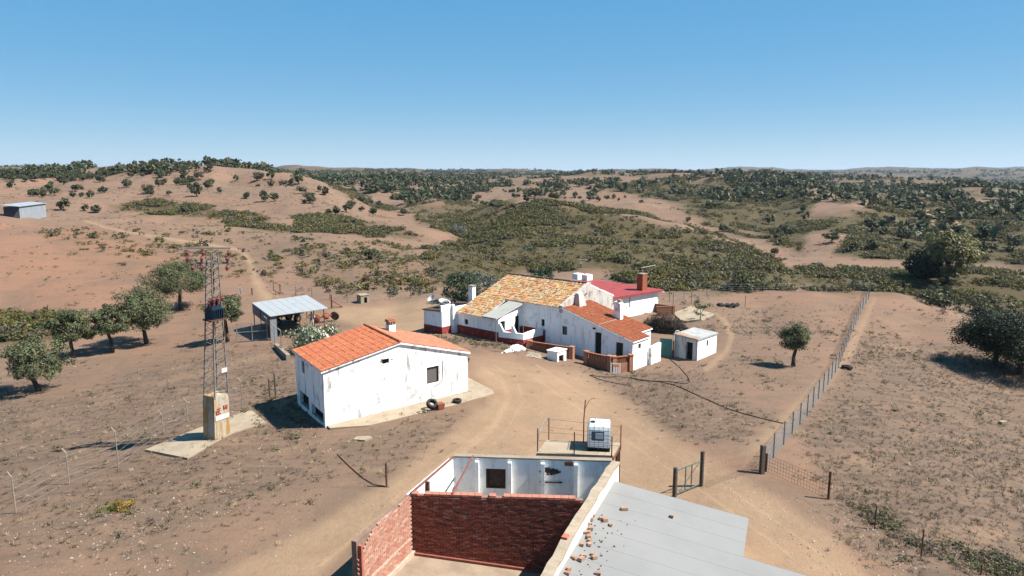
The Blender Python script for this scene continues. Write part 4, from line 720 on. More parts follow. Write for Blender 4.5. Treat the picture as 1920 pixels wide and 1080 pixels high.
# white back room: back wall with pilasters, left wall, rails
wb = mk(Z0); B0, B1 = Lq(bl), Lq(br); db = (B1 - B0).normalized(); Lb = (B1 - B0).length; hB = [(Lb - 5.45, Lb - 4.55, 1.2, 2.05)]
hB = [(1.42, 2.28, 1.12, 2.02)]; PB = wall(wb, B0, B1, -.3, 2.5, hB, .16); wb.hexa([B0 + Vector((-db.y, db.x, 0)) * .16 - up * .3, B1 + Vector((-db.y, db.x, 0)) * .16 - up * .3, B1 + Vector((-db.y, db.x, 0)) * .26 - up * .3, B0 + Vector((-db.y, db.x, 0)) * .26 - up * .3] + [q + up * 2.5 for q in (B0 + Vector((-db.y, db.x, 0)) * .16, B1 + Vector((-db.y, db.x, 0)) * .16, B1 + Vector((-db.y, db.x, 0)) * .26, B0 + Vector((-db.y, db.x, 0)) * .26)])
L0 = Lq(pl) + dl * .02; L1 = Lq(bl); thick(wb, L0, L1, -.3, 2.42, .2); wb.build('back_room_wall', white_mat('shed_plaster', (.72, .72, .71), (.42, .43, .45), .6, 2.0), root)
opening(PB, hB[0], Z0, root, 'shuttered_window', M_SHUT, .1, 0, M_SHUT)
for i in range(4): pb = mk(Z0); pb.box(B0 + db * (1.05 + i * 1.42) - Vector((-db.y, db.x, 0)) * .11 + up * 1.05, (.16, .22, 2.7), math.atan2(db.y, db.x)); pb.build('pilaster', M_WHITE, root)
s = mk(Z0); s.box(B0 + db * Lb * .5 + Vector((-db.y, db.x, 0)) * .12 + up * 2.53, (Lb, .3, .06), math.atan2(db.y, db.x)); s.build('wall_coping', M_CONC, root)
pb = mk(Z0); q = B0 + db * 5.0; pb.box(q - Vector((-db.y, db.x, 0)) * .02 + up * 2.36, (.34, .06, .18), math.atan2(db.y, db.x)); pb.build('broken_patch', simple('bare_rubble', (.2, .1, .06), (.1, .06, .04), 12), root)
M_RAIL = simple('rust_red_rail', (.2, .08, .06), (.14, .06, .045), 5)
s = mk(Z0); s.tube(Lq(pl) + up * 2.5, Lq(bl) + up * 2.52, .05, n=6); s.build('roof_rail', M_RAIL, root); s = mk(Z0); s.tube(P_ + dpq * 1.6 + up * 2.5, B0 + db * .85 + up * 2.56, .05, n=6); s.build('roof_beam', M_RAIL, root)
s = mk(Z0); q = Lq(pl).lerp(Lq(bl), .33) ; s.box(q + up * 1.2 + nl * .06, (.12, .16, 2.5), rzl); s.build('steel_post', M_IRON, root)
s = mk(Z0); f0 = [fl, fr, br, bl]; s.slab([Lq(q) + up * z for q, z in ((fl + Vector((.1, 0, 0)), .0), (fr, -.75), (pr_, -.75), (pl, .0))], .3); s.slab([Lq(q) + up * .1 for q in (pl, pr_, br, bl)], .3); s.build('floor', simple('earth_floor', (.3, .225, .16), (.22, .165, .12), 1.2, bump=.6), root)
s = mk(Z0); thick(s, lw0 - dl * 2.6, lw0 - dl * .3, -.4, .55, .22, 1, .9); s.build('low_stub_wall', simple('stub_plaster', (.36, .26, .19), (.3, .16, .1), 2), root)
s = mk(Z0); rnd = random.Random(2); nb_ = Vector((db.y, -db.x, 0)); c_ = B0 + db * 4.25 + nb_ * .006
for i in range(90): q = c_ + db * rnd.gauss(0, .15) + up * (1.98 + rnd.gauss(0, .06)); r_ = rnd.uniform(.03, .09); s.add([q + db * (math.cos(k * 1.05) * r_) + up * (math.sin(k * 1.05) * r_ * .7) + nb_ * (.004 + .0004 * i) for k in range(6)], [tuple(range(6))])
s.build('soot_stain', simple('soot', (.06, .045, .035), (.03, .025, .02), 9), root); s = mk(Z0); s.box(B0 + db * 4.25 + nb_ * .03 + up * 1.5, (.95, .05, .05), math.atan2(db.y, db.x)); s.build('wall_batten', M_SHUT, root)
# right-hand parapet wall between the shed and the lean-to
root2 = empty('parapet_wall', (fr.x, fr.y, -.1)); tag(root2, 'long thick white wall with a rough top between the roofless shed and the grey roof', 'wall'); W0, W1 = fr - fr, br - fr; dw = (W1 - W0).normalized(); nw = Vector((dw.y, -dw.x, 0)); Lw = (W1 - W0).length; s = mk(-.1); seg = 26; rnd = random.Random(5); prof = []
for i in range(seg + 1): t_ = i / seg; prof.append(2.56 + .05 * rnd.uniform(-1, 1) + (-.22 if t_ < .42 else 0))
for i in range(seg):
    a, c = W0 + dw * Lw * i / seg, W0 + dw * Lw * (i + 1) / seg; w = .3 + rnd.uniform(-.02, .02); s.hexa([a - up * 1.3, a + nw * w - up * 1.3, c + nw * w - up * 1.3, c - up * 1.3, a + up * prof[i], a + nw * .29 + up * (prof[i] - .03), c + nw * .29 + up * (prof[i + 1] - .03), c + up * prof[i + 1]])
s.build('wall_body', white_mat('parapet_plaster', (.66, .63, .57), (.4, .33, .25), .7, 6.0), root2)
s = mk(-.1); rnd = random.Random(6); oj = [rnd.uniform(-.02, .02) for i in range(seg + 1)]
for i in range(seg):
    k = rnd.uniform(.96, 1.04); s.col = (.29 * k, .235 * k, .175 * k); a, c = W0 + dw * Lw * i / seg, W0 + dw * Lw * (i + 1) / seg; q = [a + nw * (-.03 + oj[i]), a + nw * (.32 + oj[i]), c + nw * (.32 + oj[i + 1]), c + nw * (-.03 + oj[i + 1])]; zz = [prof[i], prof[i], prof[i + 1], prof[i + 1]]; s.hexa([v + up * (z - .06) for v, z in zip(q, zz)] + [v + up * (z + .035 + rnd.uniform(0, .015)) for v, z in zip(q, zz)])
s.build('coping_stone', M_BRICK, root2, col=True, kind='stuff')
s = mk(-.1); s.col = (.42, .13, .08); q = W0 + dw * Lw * .43 + nw * .1; s.box(q + up * 2.55, (.25, .2, .16), math.atan2(dw.y, dw.x)); s.build('end_brick', M_BRICK, root2, col=True)
# grey lean-to roof of long sheets
s0 = fr + nw * .3; s1 = br + nw * .3 - dw * .75; roof_d = Vector((.962, -.27, 0)); root3 = empty('lean_to', (s1.x, s1.y, -.1)); tag(root3, 'low lean-to with a pale grey sheet roof strewn with brick rubble', 'lean-to'); cf3 = Vector((s1.x, s1.y, 0)); Ls = (s1 - s0).length; npan = 11; SLOPE = -.165; rnd = random.Random(9)
for i in range(npan):
    t0, t1 = i / npan, (i + 1) / npan; wide = 5.35 if t0 < .27 else 10.5
    for h_, (x0, x1) in enumerate(((0, 3.0), (2.9, wide)) if wide < 6 else ((0, 3.0), (2.9, 6.0), (5.9, wide))):
        s = mk(-.1); k = rnd.uniform(.97, 1.02); s.col = (.345 * k, .35 * k, .35 * k); f = lambda t_, x: s1.lerp(s0, t_) - cf3 + roof_d * x + up * (2.0 + SLOPE * x - .012 * h_); e_ = -.0005
        s.slab([f(t1, x0) , f(t1, x1), f(t0 + e_, x1), f(t0 + e_, x0)], .03); s.tube(f(t0 + e_, x0) + up * .001, f(t0 + e_, x1) + up * .001, .004, n=5); s.build('roof_sheet', M_ROOFG, root3)
def roof_pt(t_, x): p = s1.lerp(s0, t_) + roof_d * x; return Vector((p.x, p.y, 2.0 + SLOPE * x + .012))
s = mk(-.1); e5 = s1 - cf3 + roof_d * 5.2; e5b = s1.lerp(s0, .27) - cf3 + roof_d * 5.2; s.hexa([e5 - up * 1.5, e5 + Vector((-.2, 0, -1.5)), e5b + Vector((-.2, 0, -1.5)), e5b - up * 1.5] + [q + up * z for q, z in ((e5, 1.1), (e5 + Vector((-.2, 0, 0)), 1.1), (e5b + Vector((-.2, 0, 0)), 1.1), (e5b, 1.1))]); g0 = s1 - cf3 + dw * -.1; s.hexa([g0 - up * .6, e5 - dw * .1 - up * 1.4, e5 - dw * .3 - up * 1.4, g0 - dw * .2 - up * .6, g0 + up * 1.94, e5 - dw * .1 + up * 1.08, e5 - dw * .3 + up * 1.08, g0 - dw * .2 + up * 1.94]); s.build('wall', M_WHITED, root3)
# ------------------------------------------------------------------ things about the farm
def topz(px, py, y): return aty(px, py, y).z
# --- electricity pylon with pole transformer on a concrete block
pc = Vector((-16.98, 37.47, 0)); Z0 = -.3; root = empty('electricity_pylon', (pc.x, pc.y, Z0), R(62)); root.rotation_euler = (.036, .019, R(62)); tag(root, 'tall steel lattice electricity pylon with red insulators on a stained concrete block', 'pylon'); H_ = 10.75
t = NT('stained_concrete'); v = t.scaled(3.5, 3.5, .5); c = t.mix(t.ramp(t.noise(1.2, 5, .6, v), .44, .6), (.31, .275, .22), (.27, .15, .045)); c = t.mix(t.ramp(t.noise(5, 5), .55, .72), c, (.2, .16, .12)); t.bump(t.noise(8, 5), .4, .03); M_STAIN = t.out(c); M_RED = simple('red_porcelain', (.17, .035, .032), (.12, .026, .024), 6, .6, spec=.3); M_BLUE = simple('blue_transformer', (.014, .034, .06), (.01, .022, .04), 4, .6); M_PYL = simple('weathered_steel', (.2, .19, .18), (.15, .14, .13), 5, .7)
b = mk(0); b.hexa([Vector(q) for q in ((-.56, -.5, -.4), (.5, -.5, -.4), (.5, .5, -.4), (-.56, .5, -.4), (-.52, -.46, 2.62), (.46, -.46, 2.62), (.46, .46, 2.62), (-.52, .46, 2.62))]); base = b.build('base_block', M_STAIN, root)
M_WB = simple('white_band', (.74, .72, .68), (.6, .57, .52), 8); b = mk(0); b.box((-.02, -.498, 1.36), (.92, .02, .26)); b.build('white_band', M_WB, base); b = mk(0)
for x0, z0, x1, z1 in ((-.4, 1.6, -.12, 1.62), (-.4, 1.6, -.4, 1.78), (-.4, 1.78, -.14, 1.8), (-.34, 1.9, -.12, 1.92), (-.3, 1.69, -.2, 1.7), (.08, 2.0, .1, 1.78), (.1, 1.78, .2, 1.9), (.2, 1.9, .3, 1.78), (.3, 1.78, .34, 2.0), (.2, 1.8, .21, 2.0)): b.tube((x0, -.488, z0), (x1, -.488, z1), .032, n=5)
b.build('painted_letters', simple('red_paint', (.35, .05, .03), (.3, .08, .05), 9), base)
hwid = lambda z: .45 + (.2 - .45) * (z - 2.5) / (H_ - 2.5); cs = [(-1, -1), (1, -1), (1, 1), (-1, 1)]
for sx, sy in cs:
    b = mk(0); b.tube((sx * hwid(2.5), sy * hwid(2.5), 2.5), (sx * hwid(H_), sy * hwid(H_), H_), .042, .036, 5); b.build('leg', M_PYL, root)
zs = [2.62]
while zs[-1] < H_ - .3: zs.append(zs[-1] + hwid(zs[-1]) * .95)
for s in range(4):
    b = mk(0); A, B = cs[s], cs[(s + 1) % 4]
    for i, (z0, z1) in enumerate(zip(zs, zs[1:])):
        p, q = (A, B) if i % 2 else (B, A); b.tube((p[0] * hwid(z0), p[1] * hwid(z0), z0), (q[0] * hwid(z1), q[1] * hwid(z1), z1), .017, n=4)
    b.build('bracing', M_PYL, root)
cd = Vector((math.cos(R(-42)), math.sin(R(-42)), 0)); cl_ = lambda x, z: cd * x + Vector((0, 0, z)); ic = lambda p, b: b.lathe(p, [(.03, .0), (.1, .04), (.04, .08), (.12, .12), (.05, .17), (.13, .2), (.05, .27), (.03, .34)], 10)
for z, x0, x1, ins in ((H_ + .22, -1.35, .95, (-1.25, -.45, .85)), (H_ - .6, -1.05, .85, (-1.0, -.55, .75))):
    b = mk(0); b.box(cl_((x0 + x1) / 2, z), (x1 - x0, .1, .09), R(-42)); b.build('crossarm', M_PYL, root)
    for x in ins:
        b = mk(0); ic(cl_(x, z - .44), b); b.build('insulator', M_RED, root)
for x in (-1.3, -.6, .7):
    b = mk(0); ic(cl_(x, H_ - .54) + Vector((0, -.12, 0)), b); b.build('insulator', M_RED, root)
tz = 7.15; tp_ = Vector((-.38, -.52, 0)); b = mk(0); b.box(tp_ + up * (tz + .3), (.72, .55, .6)); b.box(tp_ + up * (tz + .64), (.6, .44, .08))
for i in range(6): b.box(tp_ + Vector((-.3 + i * .12, -.31, tz + .3)), (.03, .09, .5)); b.box(tp_ + Vector((.4, -.2 + i * .08, tz + .3)), (.09, .025, .5))
tr = b.build('transformer', M_BLUE, root)
for i in range(3):
    b = mk(0); ic(tp_ + Vector((-.24 + i * .24, .08, tz + .68)), b); b.build('bushing', M_RED, tr); b = mk(0); ic(tp_ + Vector((-.12 + i * .3, -.1, tz + .9)), b); b.build('bushing', M_RED, tr)
b = mk(0); b.box(tp_ + up * (tz - .05), (.95, .75, .08)); b.tube(tp_ + Vector((-.3, -.3, tz - .05)), (-.36, -.36, tz - 1.2), .03, n=5); b.tube(tp_ + Vector((.4, -.3, tz - .05)), (.36, -.36, tz - 1.2), .03, n=5); b.build('transformer_bracket', M_IRON, root)
b = mk(0); b.box((.22, -.46, 4.05), (.36, .02, .24)); b.build('warning_plate', M_WB, root)
b = MB(); pts = [gp(x, y) for x, y in ((272, 846), (352, 862), (440, 812), (500, 795), (470, 770), (370, 806))]; b.slab([q + up * .1 for q in pts], .5); b.build('concrete_pad', M_CONC2, None, kind='structure')
# --- open shelter with trailer
sc = [Vector((x, y, 0)) for x, y in ((-24.0, 66.2), (-19.4, 70.5), (-23.6, 77.6), (-28.1, 72.6))]; Z0 = -1.6; cf = sc[0].copy(); root = empty('tractor_shelter', (cf.x, cf.y, Z0)); tag(root, 'open shelter with a pale grey sheet roof on thin posts, a trailer beneath', 'shelter'); q = [v - cf for v in sc]
M_SHEET = simple('pale_grey_sheet', (.36, .375, .385), (.32, .335, .345), 1.0, .6, .1); M_SHEETD = simple('grey_side_sheet', (.2, .21, .23), (.16, .17, .19), 2, .7)
for i in range(7):
    b = mk(Z0); A, B, C, D_ = [q[m].lerp(q[n], t_) for m, n, t_ in ((0, 1, i / 7 + .002), (0, 1, (i + 1) / 7 - .002), (3, 2, (i + 1) / 7 - .002), (3, 2, i / 7 + .002))]; o_ = (q[0] - q[3]).normalized() * .25; b.slab([A + o_ + up * 1.0, B + o_ + up * 1.0, C - o_ + up * 1.1, D_ - o_ + up * 1.1], .05); b.build('roof_sheet', M_SHEET, root)
b = mk(Z0); b.hexa([q[3] + up * .0, q[0] + up * -.1, q[0] + Vector((.05, 0, -.1)), q[3] + Vector((.05, 0, 0)), q[3] + up * 1.03, q[0] + up * .95, q[0] + Vector((.05, 0, .95)), q[3] + Vector((.05, 0, 1.03))]); b.build('side_sheet', M_SHEETD, root); d01 = (q[1] - q[0]).normalized()
b = mk(Z0); b.box(q[0] + d01 * .35 + up * -.3, (.7, .06, 2.45), math.atan2(d01.y, d01.x)); b.build('corner_sheet', M_SHEETD, root)
for m, n, t_ in ((0, 1, 0.0), (0, 1, .5), (0, 1, .93), (3, 2, .02), (3, 2, .5), (3, 2, .97), (0, 3, .5), (0, 1, .75)):
    p = q[m].lerp(q[n], t_); b = mk(Z0); b.tube(p + up * -2, p + up * .98, .05, n=6); b.build('post', M_IRON, root)
M_TYRE = simple('tyre_rubber', (.025, .024, .024), (.04, .036, .033), 7, .85); M_RUST = simple('rusty_red_metal', (.28, .085, .045), (.2, .07, .045), 5); M_RIM = simple('dusty_rim', (.3, .26, .22), (.2, .15, .12), 5)
def wheel(bm_root, c, ax, r, w, z0, name='wheel', rim=None):
    b = mk(z0); b.lathe(Vector(c) - Vector(ax).normalized() * w / 2, [(r * .5, 0), (r * .9, 0), (r, w * .15), (r, w * .85), (r * .9, w), (r * .5, w), (r * .5, 0)], 18, ax); o = b.build(name, M_TYRE, bm_root, smooth=False); b = mk(z0); b.lathe(Vector(c) - Vector(ax).normalized() * w * .3, [(0.001, .02), (r * .15, 0), (r * .5, w * .1), (r * .5, w * .5), (r * .15, w * .6), (.001, w * .58)], 14, ax); b.build('rim', rim or M_RIM, o); return o
w1, w2 = gp(520, 612), gp(560, 604); tc = (w1 + w2) / 2 ; ax = (w2 - w1).normalized(); sd = Vector((-ax.y, ax.x, 0)); zt = tc.z; root = empty('farm_trailer', (tc.x, tc.y, zt)); tag(root, 'dark flatbed farm trailer parked in the shade under the shelter', 'trailer')
for i in (-1, 1):
    for j in (0, 1): wheel(root, ax * 1.3 * i + sd * (j * 1.7 + .1) + up * .48, sd, .48, .24, 0)
b = mk(0); b.box(sd * .95 + up * 1.0, (4.2, 2.0, .14), math.atan2(ax.y, ax.x)); b.box(sd * .95 + up * .82, (3.8, .25, .2), math.atan2(ax.y, ax.x)); b.build('bed', M_WOOD, root); b = mk(0)
for s in (.0, 1.9): b.box(sd * s + up * 1.25, (4.2, .05, .4), math.atan2(ax.y, ax.x))
b.build('side_board', M_WOOD, root)
p = gp(607, 604); root = empty('disc_harrow', p, R(25)); tag(root, 'rusty red disc harrow standing beside the shelter', 'farm implement'); b = mk(0)
b.path([(-1.1, 0, .5), (1.2, 0, .75)], .09, 6); b.path([(-.9, -.5, .45), (-.9, .5, .45)], .07, 6); b.path([(1.2, -.4, .8), (1.2, .4, .7)], .07); b.path([(-.3, 0, .55), (.2, .3, 1.0), (.9, 0, .7)], .06); b.build('frame', M_RUST, root)
for i in range(5): b = mk(0); b.lathe((-.9 + .05 * i, -.5 + i * .25, .42), [(.04, -.02), (.3, 0), (.42, .06), (.3, .05), (.04, .03)], 14, (.5, 1, 0)); b.build('disc', M_RUST, root)
for y in (-.35, .35): wheel(root, (1.25, y, .62), (.4, 1, 0), .42, .2, 0, 'wheel', M_RUST)
b = mk(0); b.lathe((.25, -.2, .62), [(.02, -.25), (.28, -.22), (.3, 0), (.26, .24), (.02, .26)], 12, (1, .2, 0)); b.build('seed_drum', M_RUST, root)
# --- person
def person(loc, rz):
    J = {'pel': (0, 0, .95), 'wst': (0, .01, 1.1), 'che': (0, .0, 1.33), 'nek': (0, .01, 1.5), 'hd0': (0, .0, 1.58), 'hd1': (0, -.02, 1.68), 'hd2': (0, -.01, 1.76)}
    ed = [('pel', 'wst'), ('wst', 'che'), ('che', 'nek'), ('nek', 'hd0'), ('hd0', 'hd1'), ('hd1', 'hd2')]; rd = {'pel': .16, 'wst': .145, 'che': .165, 'nek': .062, 'hd0': .075, 'hd1': .098, 'hd2': .07}
    for s, k in ((-1, 'l'), (1, 'r')):
        for nm, p, r in (('hip', (s * .1, 0, .88), .105), ('kne', (s * .12, -.03, .5), .066), ('ank', (s * .13, .02, .1), .045), ('toe', (s * .15, -.15, .04), .04), ('sho', (s * .19, .01, 1.43), .07), ('elb', (s * .36, .06, 1.18), .046), ('wri', (s * .2, -.1, 1.03), .034), ('plm', (s * .15, -.15, 1.01), .036)): J[nm + k] = p; rd[nm + k] = r
        ed += [('pel', 'hip' + k), ('hip' + k, 'kne' + k), ('kne' + k, 'ank' + k), ('ank' + k, 'toe' + k), ('che', 'sho' + k), ('sho' + k, 'elb' + k), ('elb' + k, 'wri' + k), ('wri' + k, 'plm' + k)]
        for f in range(5): J['f%d' % f + k] = (s * (.12 - .0 * f), -.22 + .012 * abs(f - 2) + (.03 if f == 0 else 0), .965 + f * .022); rd['f%d' % f + k] = .009; ed.append(('plm' + k, 'f%d' % f + k))
    nm = list(J); me = bpy.data.meshes.new('body'); me.from_pydata([J[n] for n in nm], [(nm.index(a), nm.index(c)) for a, c in ed], []); o = bpy.data.objects.new('person', me); COL.objects.link(o); o.modifiers.new('skin', 'SKIN'); o.modifiers.new('sub', 'SUBSURF').levels = 2; o.modifiers['sub'].render_levels = 2
    for i, n in enumerate(nm): me.skin_vertices[0].data[i].radius = (rd[n], rd[n] * (.75 if n in ('che', 'wst', 'pel') else 1)); me.skin_vertices[0].data[i].use_root = n == 'pel'
    dg = bpy.context.evaluated_depsgraph_get(); m2 = bpy.data.meshes.new_from_object(o.evaluated_get(dg)); o.modifiers.clear(); o.data = m2; m2.materials.clear()
    for m in (simple('white_trousers', (.6, .6, .62), (.5, .5, .53), 6), simple('white_shirt', (.66, .66, .68), (.55, .55, .6), 6), simple('skin', (.3, .16, .1), (.25, .13, .08), 5), simple('dark_hair', (.02, .016, .014), (.03, .02, .016), 9)): m2.materials.append(m)
    for f in m2.polygons: c = f.center; f.material_index = 3 if c.z > 1.69 or (c.z > 1.56 and c.y > .0) else 2 if c.z > 1.52 or (c.y < -.09 and .9 < c.z < 1.12) else 1 if c.z > .93 else 0 if c.z > .09 else 3
    m2.shade_smooth(); o.location = loc; o.rotation_euler = (0, 0, rz); return o
p = gp(585, 614); o = person(p - up * .0, R(15)); tag(o, 'person in white shirt and white trousers standing beside the shelter', 'person')
# --- generic posts, fences
def post_at(px, pyb, pyt, r, mat, root=None, n=6, z0=0, o0=Vector((0, 0, 0)), name='post', bend=None):
    g = gp(px, pyb); zt = topz(px, pyt, g.y); b = MB(); base = Vector((g.x, g.y, g.z - .3)) - o0; top = Vector((g.x, g.y, zt)) - o0; b.tube(base, top, r, n=n)
    if bend: b.tube(top, top + Vector(bend), r, n=n)
    return b.build(name, mat, root), g, zt
def wire_mesh(b, P, h, cell, r, slant=True, z_off=.02):
    """woven wire between ground points P: real wires, r their half thickness"""
    for p, q in zip(P, P[1:]):
        p, q = Vector(p), Vector(q); d = q - p; L = d.length; n = max(1, int(L / cell)); u = d / L
        for i in range(n):
            s0 = i * cell
            for sgn in ((1, -1) if slant else (0,)):
                e = s0 + sgn * h * .8 if slant else s0; 
                k0, k1 = s0 / L, max(0, min(1, e / L)); hh = h * (abs(k1 - k0) * L / (h * .8) if slant else 1)
                a = p + d * k0; c = p + d * k1 + up * hh
                a = a + up * z_off; w = u * r; b.quad(a - w, a + w, c + w, c - w)
            if slant and 0: pass
        if not slant or True:
            m = 4 if slant else max(4, int(h / cell))
            for j in range(m + 1): z = h * j / m; b.quad(p + up * (z + z_off), q + up * (z + z_off), q + up * (z + z_off + r * 2), p + up * (z + z_off + r * 2))
M_MESHW = simple('galvanised_wire', (.3, .34, .37), (.24, .27, .3), 5, .6); M_GPOST = simple('green_grey_post', (.06, .075, .07), (.04, .05, .048), 6)
base_px = [(1428, 888), (1469, 834), (1513, 779), (1552, 722), (1572, 690), (1583, 660), (1596, 625), (1612, 590), (1628, 562), (1640, 547)]
G = [gp(*p) for p in base_px]; root = empty('wire_fence', G[0]); tag(root, 'long green wire mesh fence running up the right side to the plateau edge', 'fence'); pts = [G[0]]
for p, q in zip(G, G[1:]):
    n = max(1, round((q - p).length / 2.4))
    for i in range(1, n + 1): v = p.lerp(q, i / n); pts.append(Vector((v.x, v.y, gz(v.x, v.y))))
for i, p in enumerate(pts[1:]): b = MB(); l = p - G[0]; b.tube(l - up * .3, l + up * 1.38, .032, n=6); b.build('post', M_GPOST, root)
b = MB(); wire_mesh(b, [p - G[0] for p in pts], 1.25, .085, .0075); b.build('mesh', M_MESHW, root, kind='stuff')
b = MB(); b.box((0, 0, .55), (.2, .2, 1.9), .3); b.build('corner_post', M_WOOD, root)
# gate posts and nets near the lower right
def net(name, label, px0, px1, pyt0, pyt1, mat, cell, r, posts=True, cat='fence', pr=.05, pm=None):
    a, c = gp(*px0), gp(*px1); h = max(topz(px0[0], pyt0, a.y) - a.z, .6); root = empty(name, a); tag(root, label, cat); b = MB(); wire_mesh(b, [Vector((0, 0, 0)), c - a], h * .92, cell, r, False)
    b.build('mesh', mat, root, kind='stuff')
    if posts:
        for q, hh in ((Vector((0, 0, 0)), h), (c - a, max(topz(px1[0], pyt1, c.y) - c.z, .6))): b = MB(); b.tube(q - up * .3, q + up * hh, pr, n=8); b.build('post', pm or M_IRON, root)
    return root, a, c
M_RUSTW = simple('rusty_wire', (.13, .065, .04), (.1, .05, .035), 6)
net('netting_panel', 'rusty square-mesh netting between the dark corner post and a leaning rusty post', (1436, 884), (1553, 936), 850, 884, M_RUSTW, .16, .006, True, pr=.06)
net('netting_panel', 'thin netting between the green gate and the dark fence corner post', (1324, 916), (1422, 884), 872, 842, M_RUSTW, .1, .0035, False)
ga, gb = gp(1262, 925), gp(1313, 921); ga, gb = gp(1268, 930), gp(1312, 912); root = empty('green_gate', ga); tag(root, 'grey-green pipe gate with two bars by the end of the grey roof', 'gate'); d = gb - ga; M_GGATE = simple('grey_green_pipe', (.1, .15, .14), (.08, .12, .11), 6)
for z in (.12, 1.28): b = MB(); b.tube(up * z, d + up * z, .03, n=6); b.build('rail', M_GGATE, root)
for t_ in (0, .36, .62, 1): b = MB(); b.tube(d * t_ + up * .12, d * t_ + up * 1.28, .028, n=6); b.build('upright', M_GGATE, root)
b = MB(); b.tube(d * .1 + up * .12, d * .9 + up * 1.2, .018, n=5); b.build('brace', M_GGATE, root)
for q, h in ((-d * .08, 1.45), (d * 1.06, 1.75)): b = MB(); b.tube(q - up * .3, q + up * h, .1, n=8); b.build('gate_post', M_WOOD, root)
for (px, yb, yt, lab) in ((1640, 992, 948, 'thin dark stake in the low scrub at lower right, nearest the netting'), (1727, 1045, 993, 'thin dark stake at the right of the bottom edge scrub'), (1839, 1078, 1058, 'short stake by the bottom edge, rightmost of the three')):
    o, g, z = post_at(px, yb, yt, .028, M_IRON, name='fence_stake'); tag(o, lab, 'stake', 'stakes along the lower right')
# left fence of bent posts
lf = [(30, 962, 893), (130, 908, 848), (222, 876, 808), (306, 812, 776), (352, 790, 752), (455, 770, 714)]; G = [gp(a, c) for a, c, e in lf]; root = empty('post_fence', G[0]); tag(root, 'wire fence of thin pale posts with bent tips on the lower left slope', 'fence')
for (a, c, e), g in zip(lf, G):
    z = topz(a, e, g.y); b = MB(); l = g - G[0]; b.path([l - up * .3, l + up * (z - g.z - .05), l + Vector((-.22, .05, z - g.z + .2))], .03, 6); b.build('post', M_CONC, root)
b = MB()
for j in range(5):
    for p, q in zip(G, G[1:]): b.tube(p - G[0] + up * (.15 + j * .35), q - G[0] + up * (.15 + j * .35), .004, n=3, cap=False)
b.build('wire', M_MESHW, root)
# pipe gate by the shelter
g0, g1 = gp(445, 642), gp(502, 638); root = empty('pipe_gate', g0); tag(root, 'silver pipe frame gate beside the shelter and the slim oak', 'gate'); d = g1 - g0
for z in (.1, 1.0, 1.85): b = MB(); b.tube(up * z, d + up * z, .035, n=6); b.build('rail', M_GALV, root)
for t_ in (0, .5, 1): b = MB(); b.tube(d * t_ + up * .0, d * t_ + up * (1.85 if t_ < 1 else 2.2), .04, n=6); b.build('upright', M_GALV, root)
b = MB(); b.path([d + up * 2.2, d + Vector((-.3, .1, 2.45))], .035); b.build('bent_tip', M_GALV, root); b = MB(); wire_mesh(b, [Vector((0, 0, 0)), d], 1.8, .11, .003, False); b.build('mesh', M_MESHW, root, kind='stuff')
for px, yb, yt, lab in ((516, 648, 612, 'bent-tip steel post right of the pipe gate, the nearer to the gate'), (528, 656, 620, 'bent-tip steel post right of the pipe gate, the farther from the gate')):
    o, g, z = post_at(px, yb, yt, .045, M_GALV, bend=(-.3, .1, .22), name='fence_post'); tag(o, lab, 'post', 'steel posts by the pipe gate')
ka, kb = gp(514, 652), gp(537, 676); d = kb - ka; b = MB(); m = Vector((-d.y, d.x, 0)).normalized() * .35; b.hexa([v - up * .2 for v in (Vector(), d, d + m, m)] + [v + up * z for v, z in ((Vector(), .4), (d, .5), (d + m, .5), (m, .4))]); o = b.build('concrete_trough', M_CONC, None); o.location = ka; tag(o, 'low concrete trough wall behind the barn by the posts', 'trough')
for px, yb, yt, lab in ((506, 744, 712, 'dark wooden stake left of the barn, the shorter leaning one'), (517, 746, 703, 'dark wooden stake left of the barn, the taller upright one')):
    o, g, z = post_at(px, yb, yt, .06, M_WOOD, name='wooden_stake', bend=(-.05, 0, .1)); tag(o, lab, 'stake', 'stakes beside the barn')
o, g, z = post_at(725, 913, 868, .05, M_IRON, name='rusty_post'); tag(o, 'rusty steel post standing alone on the track left of the brick shed', 'post')
P0 = [gp(*q) for q in ((632, 852), (655, 875), (680, 897), (700, 909), (722, 913))]; b = MB(); b.path([q - P0[0] + up * .03 for q in P0], .025, 6); o = b.build('fallen_cable', M_IRON, None); o.location = P0[0]; tag(o, 'dark cable lying along the ground up to the lone rusty post', 'cable')
# fences behind the yard
def wire_fence(name, label, pts, h, mat=M_IRON, n_w=4, r=.03):
    G = [gp(*p) for p in pts]; root = empty(name, G[0]); tag(root, label, 'fence')
    for g in G: b = MB(); l = g - G[0]; b.tube(l - up * .3, l + up * h, r, n=5); b.build('post', mat, root)
    b = MB()
    for j in range(n_w):
        for p, q in zip(G, G[1:]): b.tube(p - G[0] + up * (h * (j + .7) / n_w), q - G[0] + up * (h * (j + .7) / n_w), .006, n=3, cap=False)
    b.build('wire', M_MESHW, root)
wire_fence('wire_fence', 'low wire fence crossing behind the yard from the far gate to the farmhouse', [(527, 549), (555, 553), (585, 556), (618, 562), (651, 568), (690, 566), (730, 562), (770, 559), (812, 556)], 1.2)
wire_fence('wire_fence', 'sparse post and wire fence along the far edge of the right plateau', [(1255, 566), (1282, 560), (1325, 553), (1370, 549), (1430, 548), (1490, 547), (1545, 548), (1578, 549), (1630, 549)], 1.25)
wire_fence('wire_fence', 'old stakes and wire behind the red-roofed house terrace', [(1262, 572), (1296, 570), (1397, 577)], 1.5, M_IRON, 3)
fg, fh = gp(513, 545), gp(525, 551); root = empty('frame_gate', fg); tag(root, 'rusty rectangular frame gate by the dirt track beyond the shelter', 'gate'); d = fh - fg
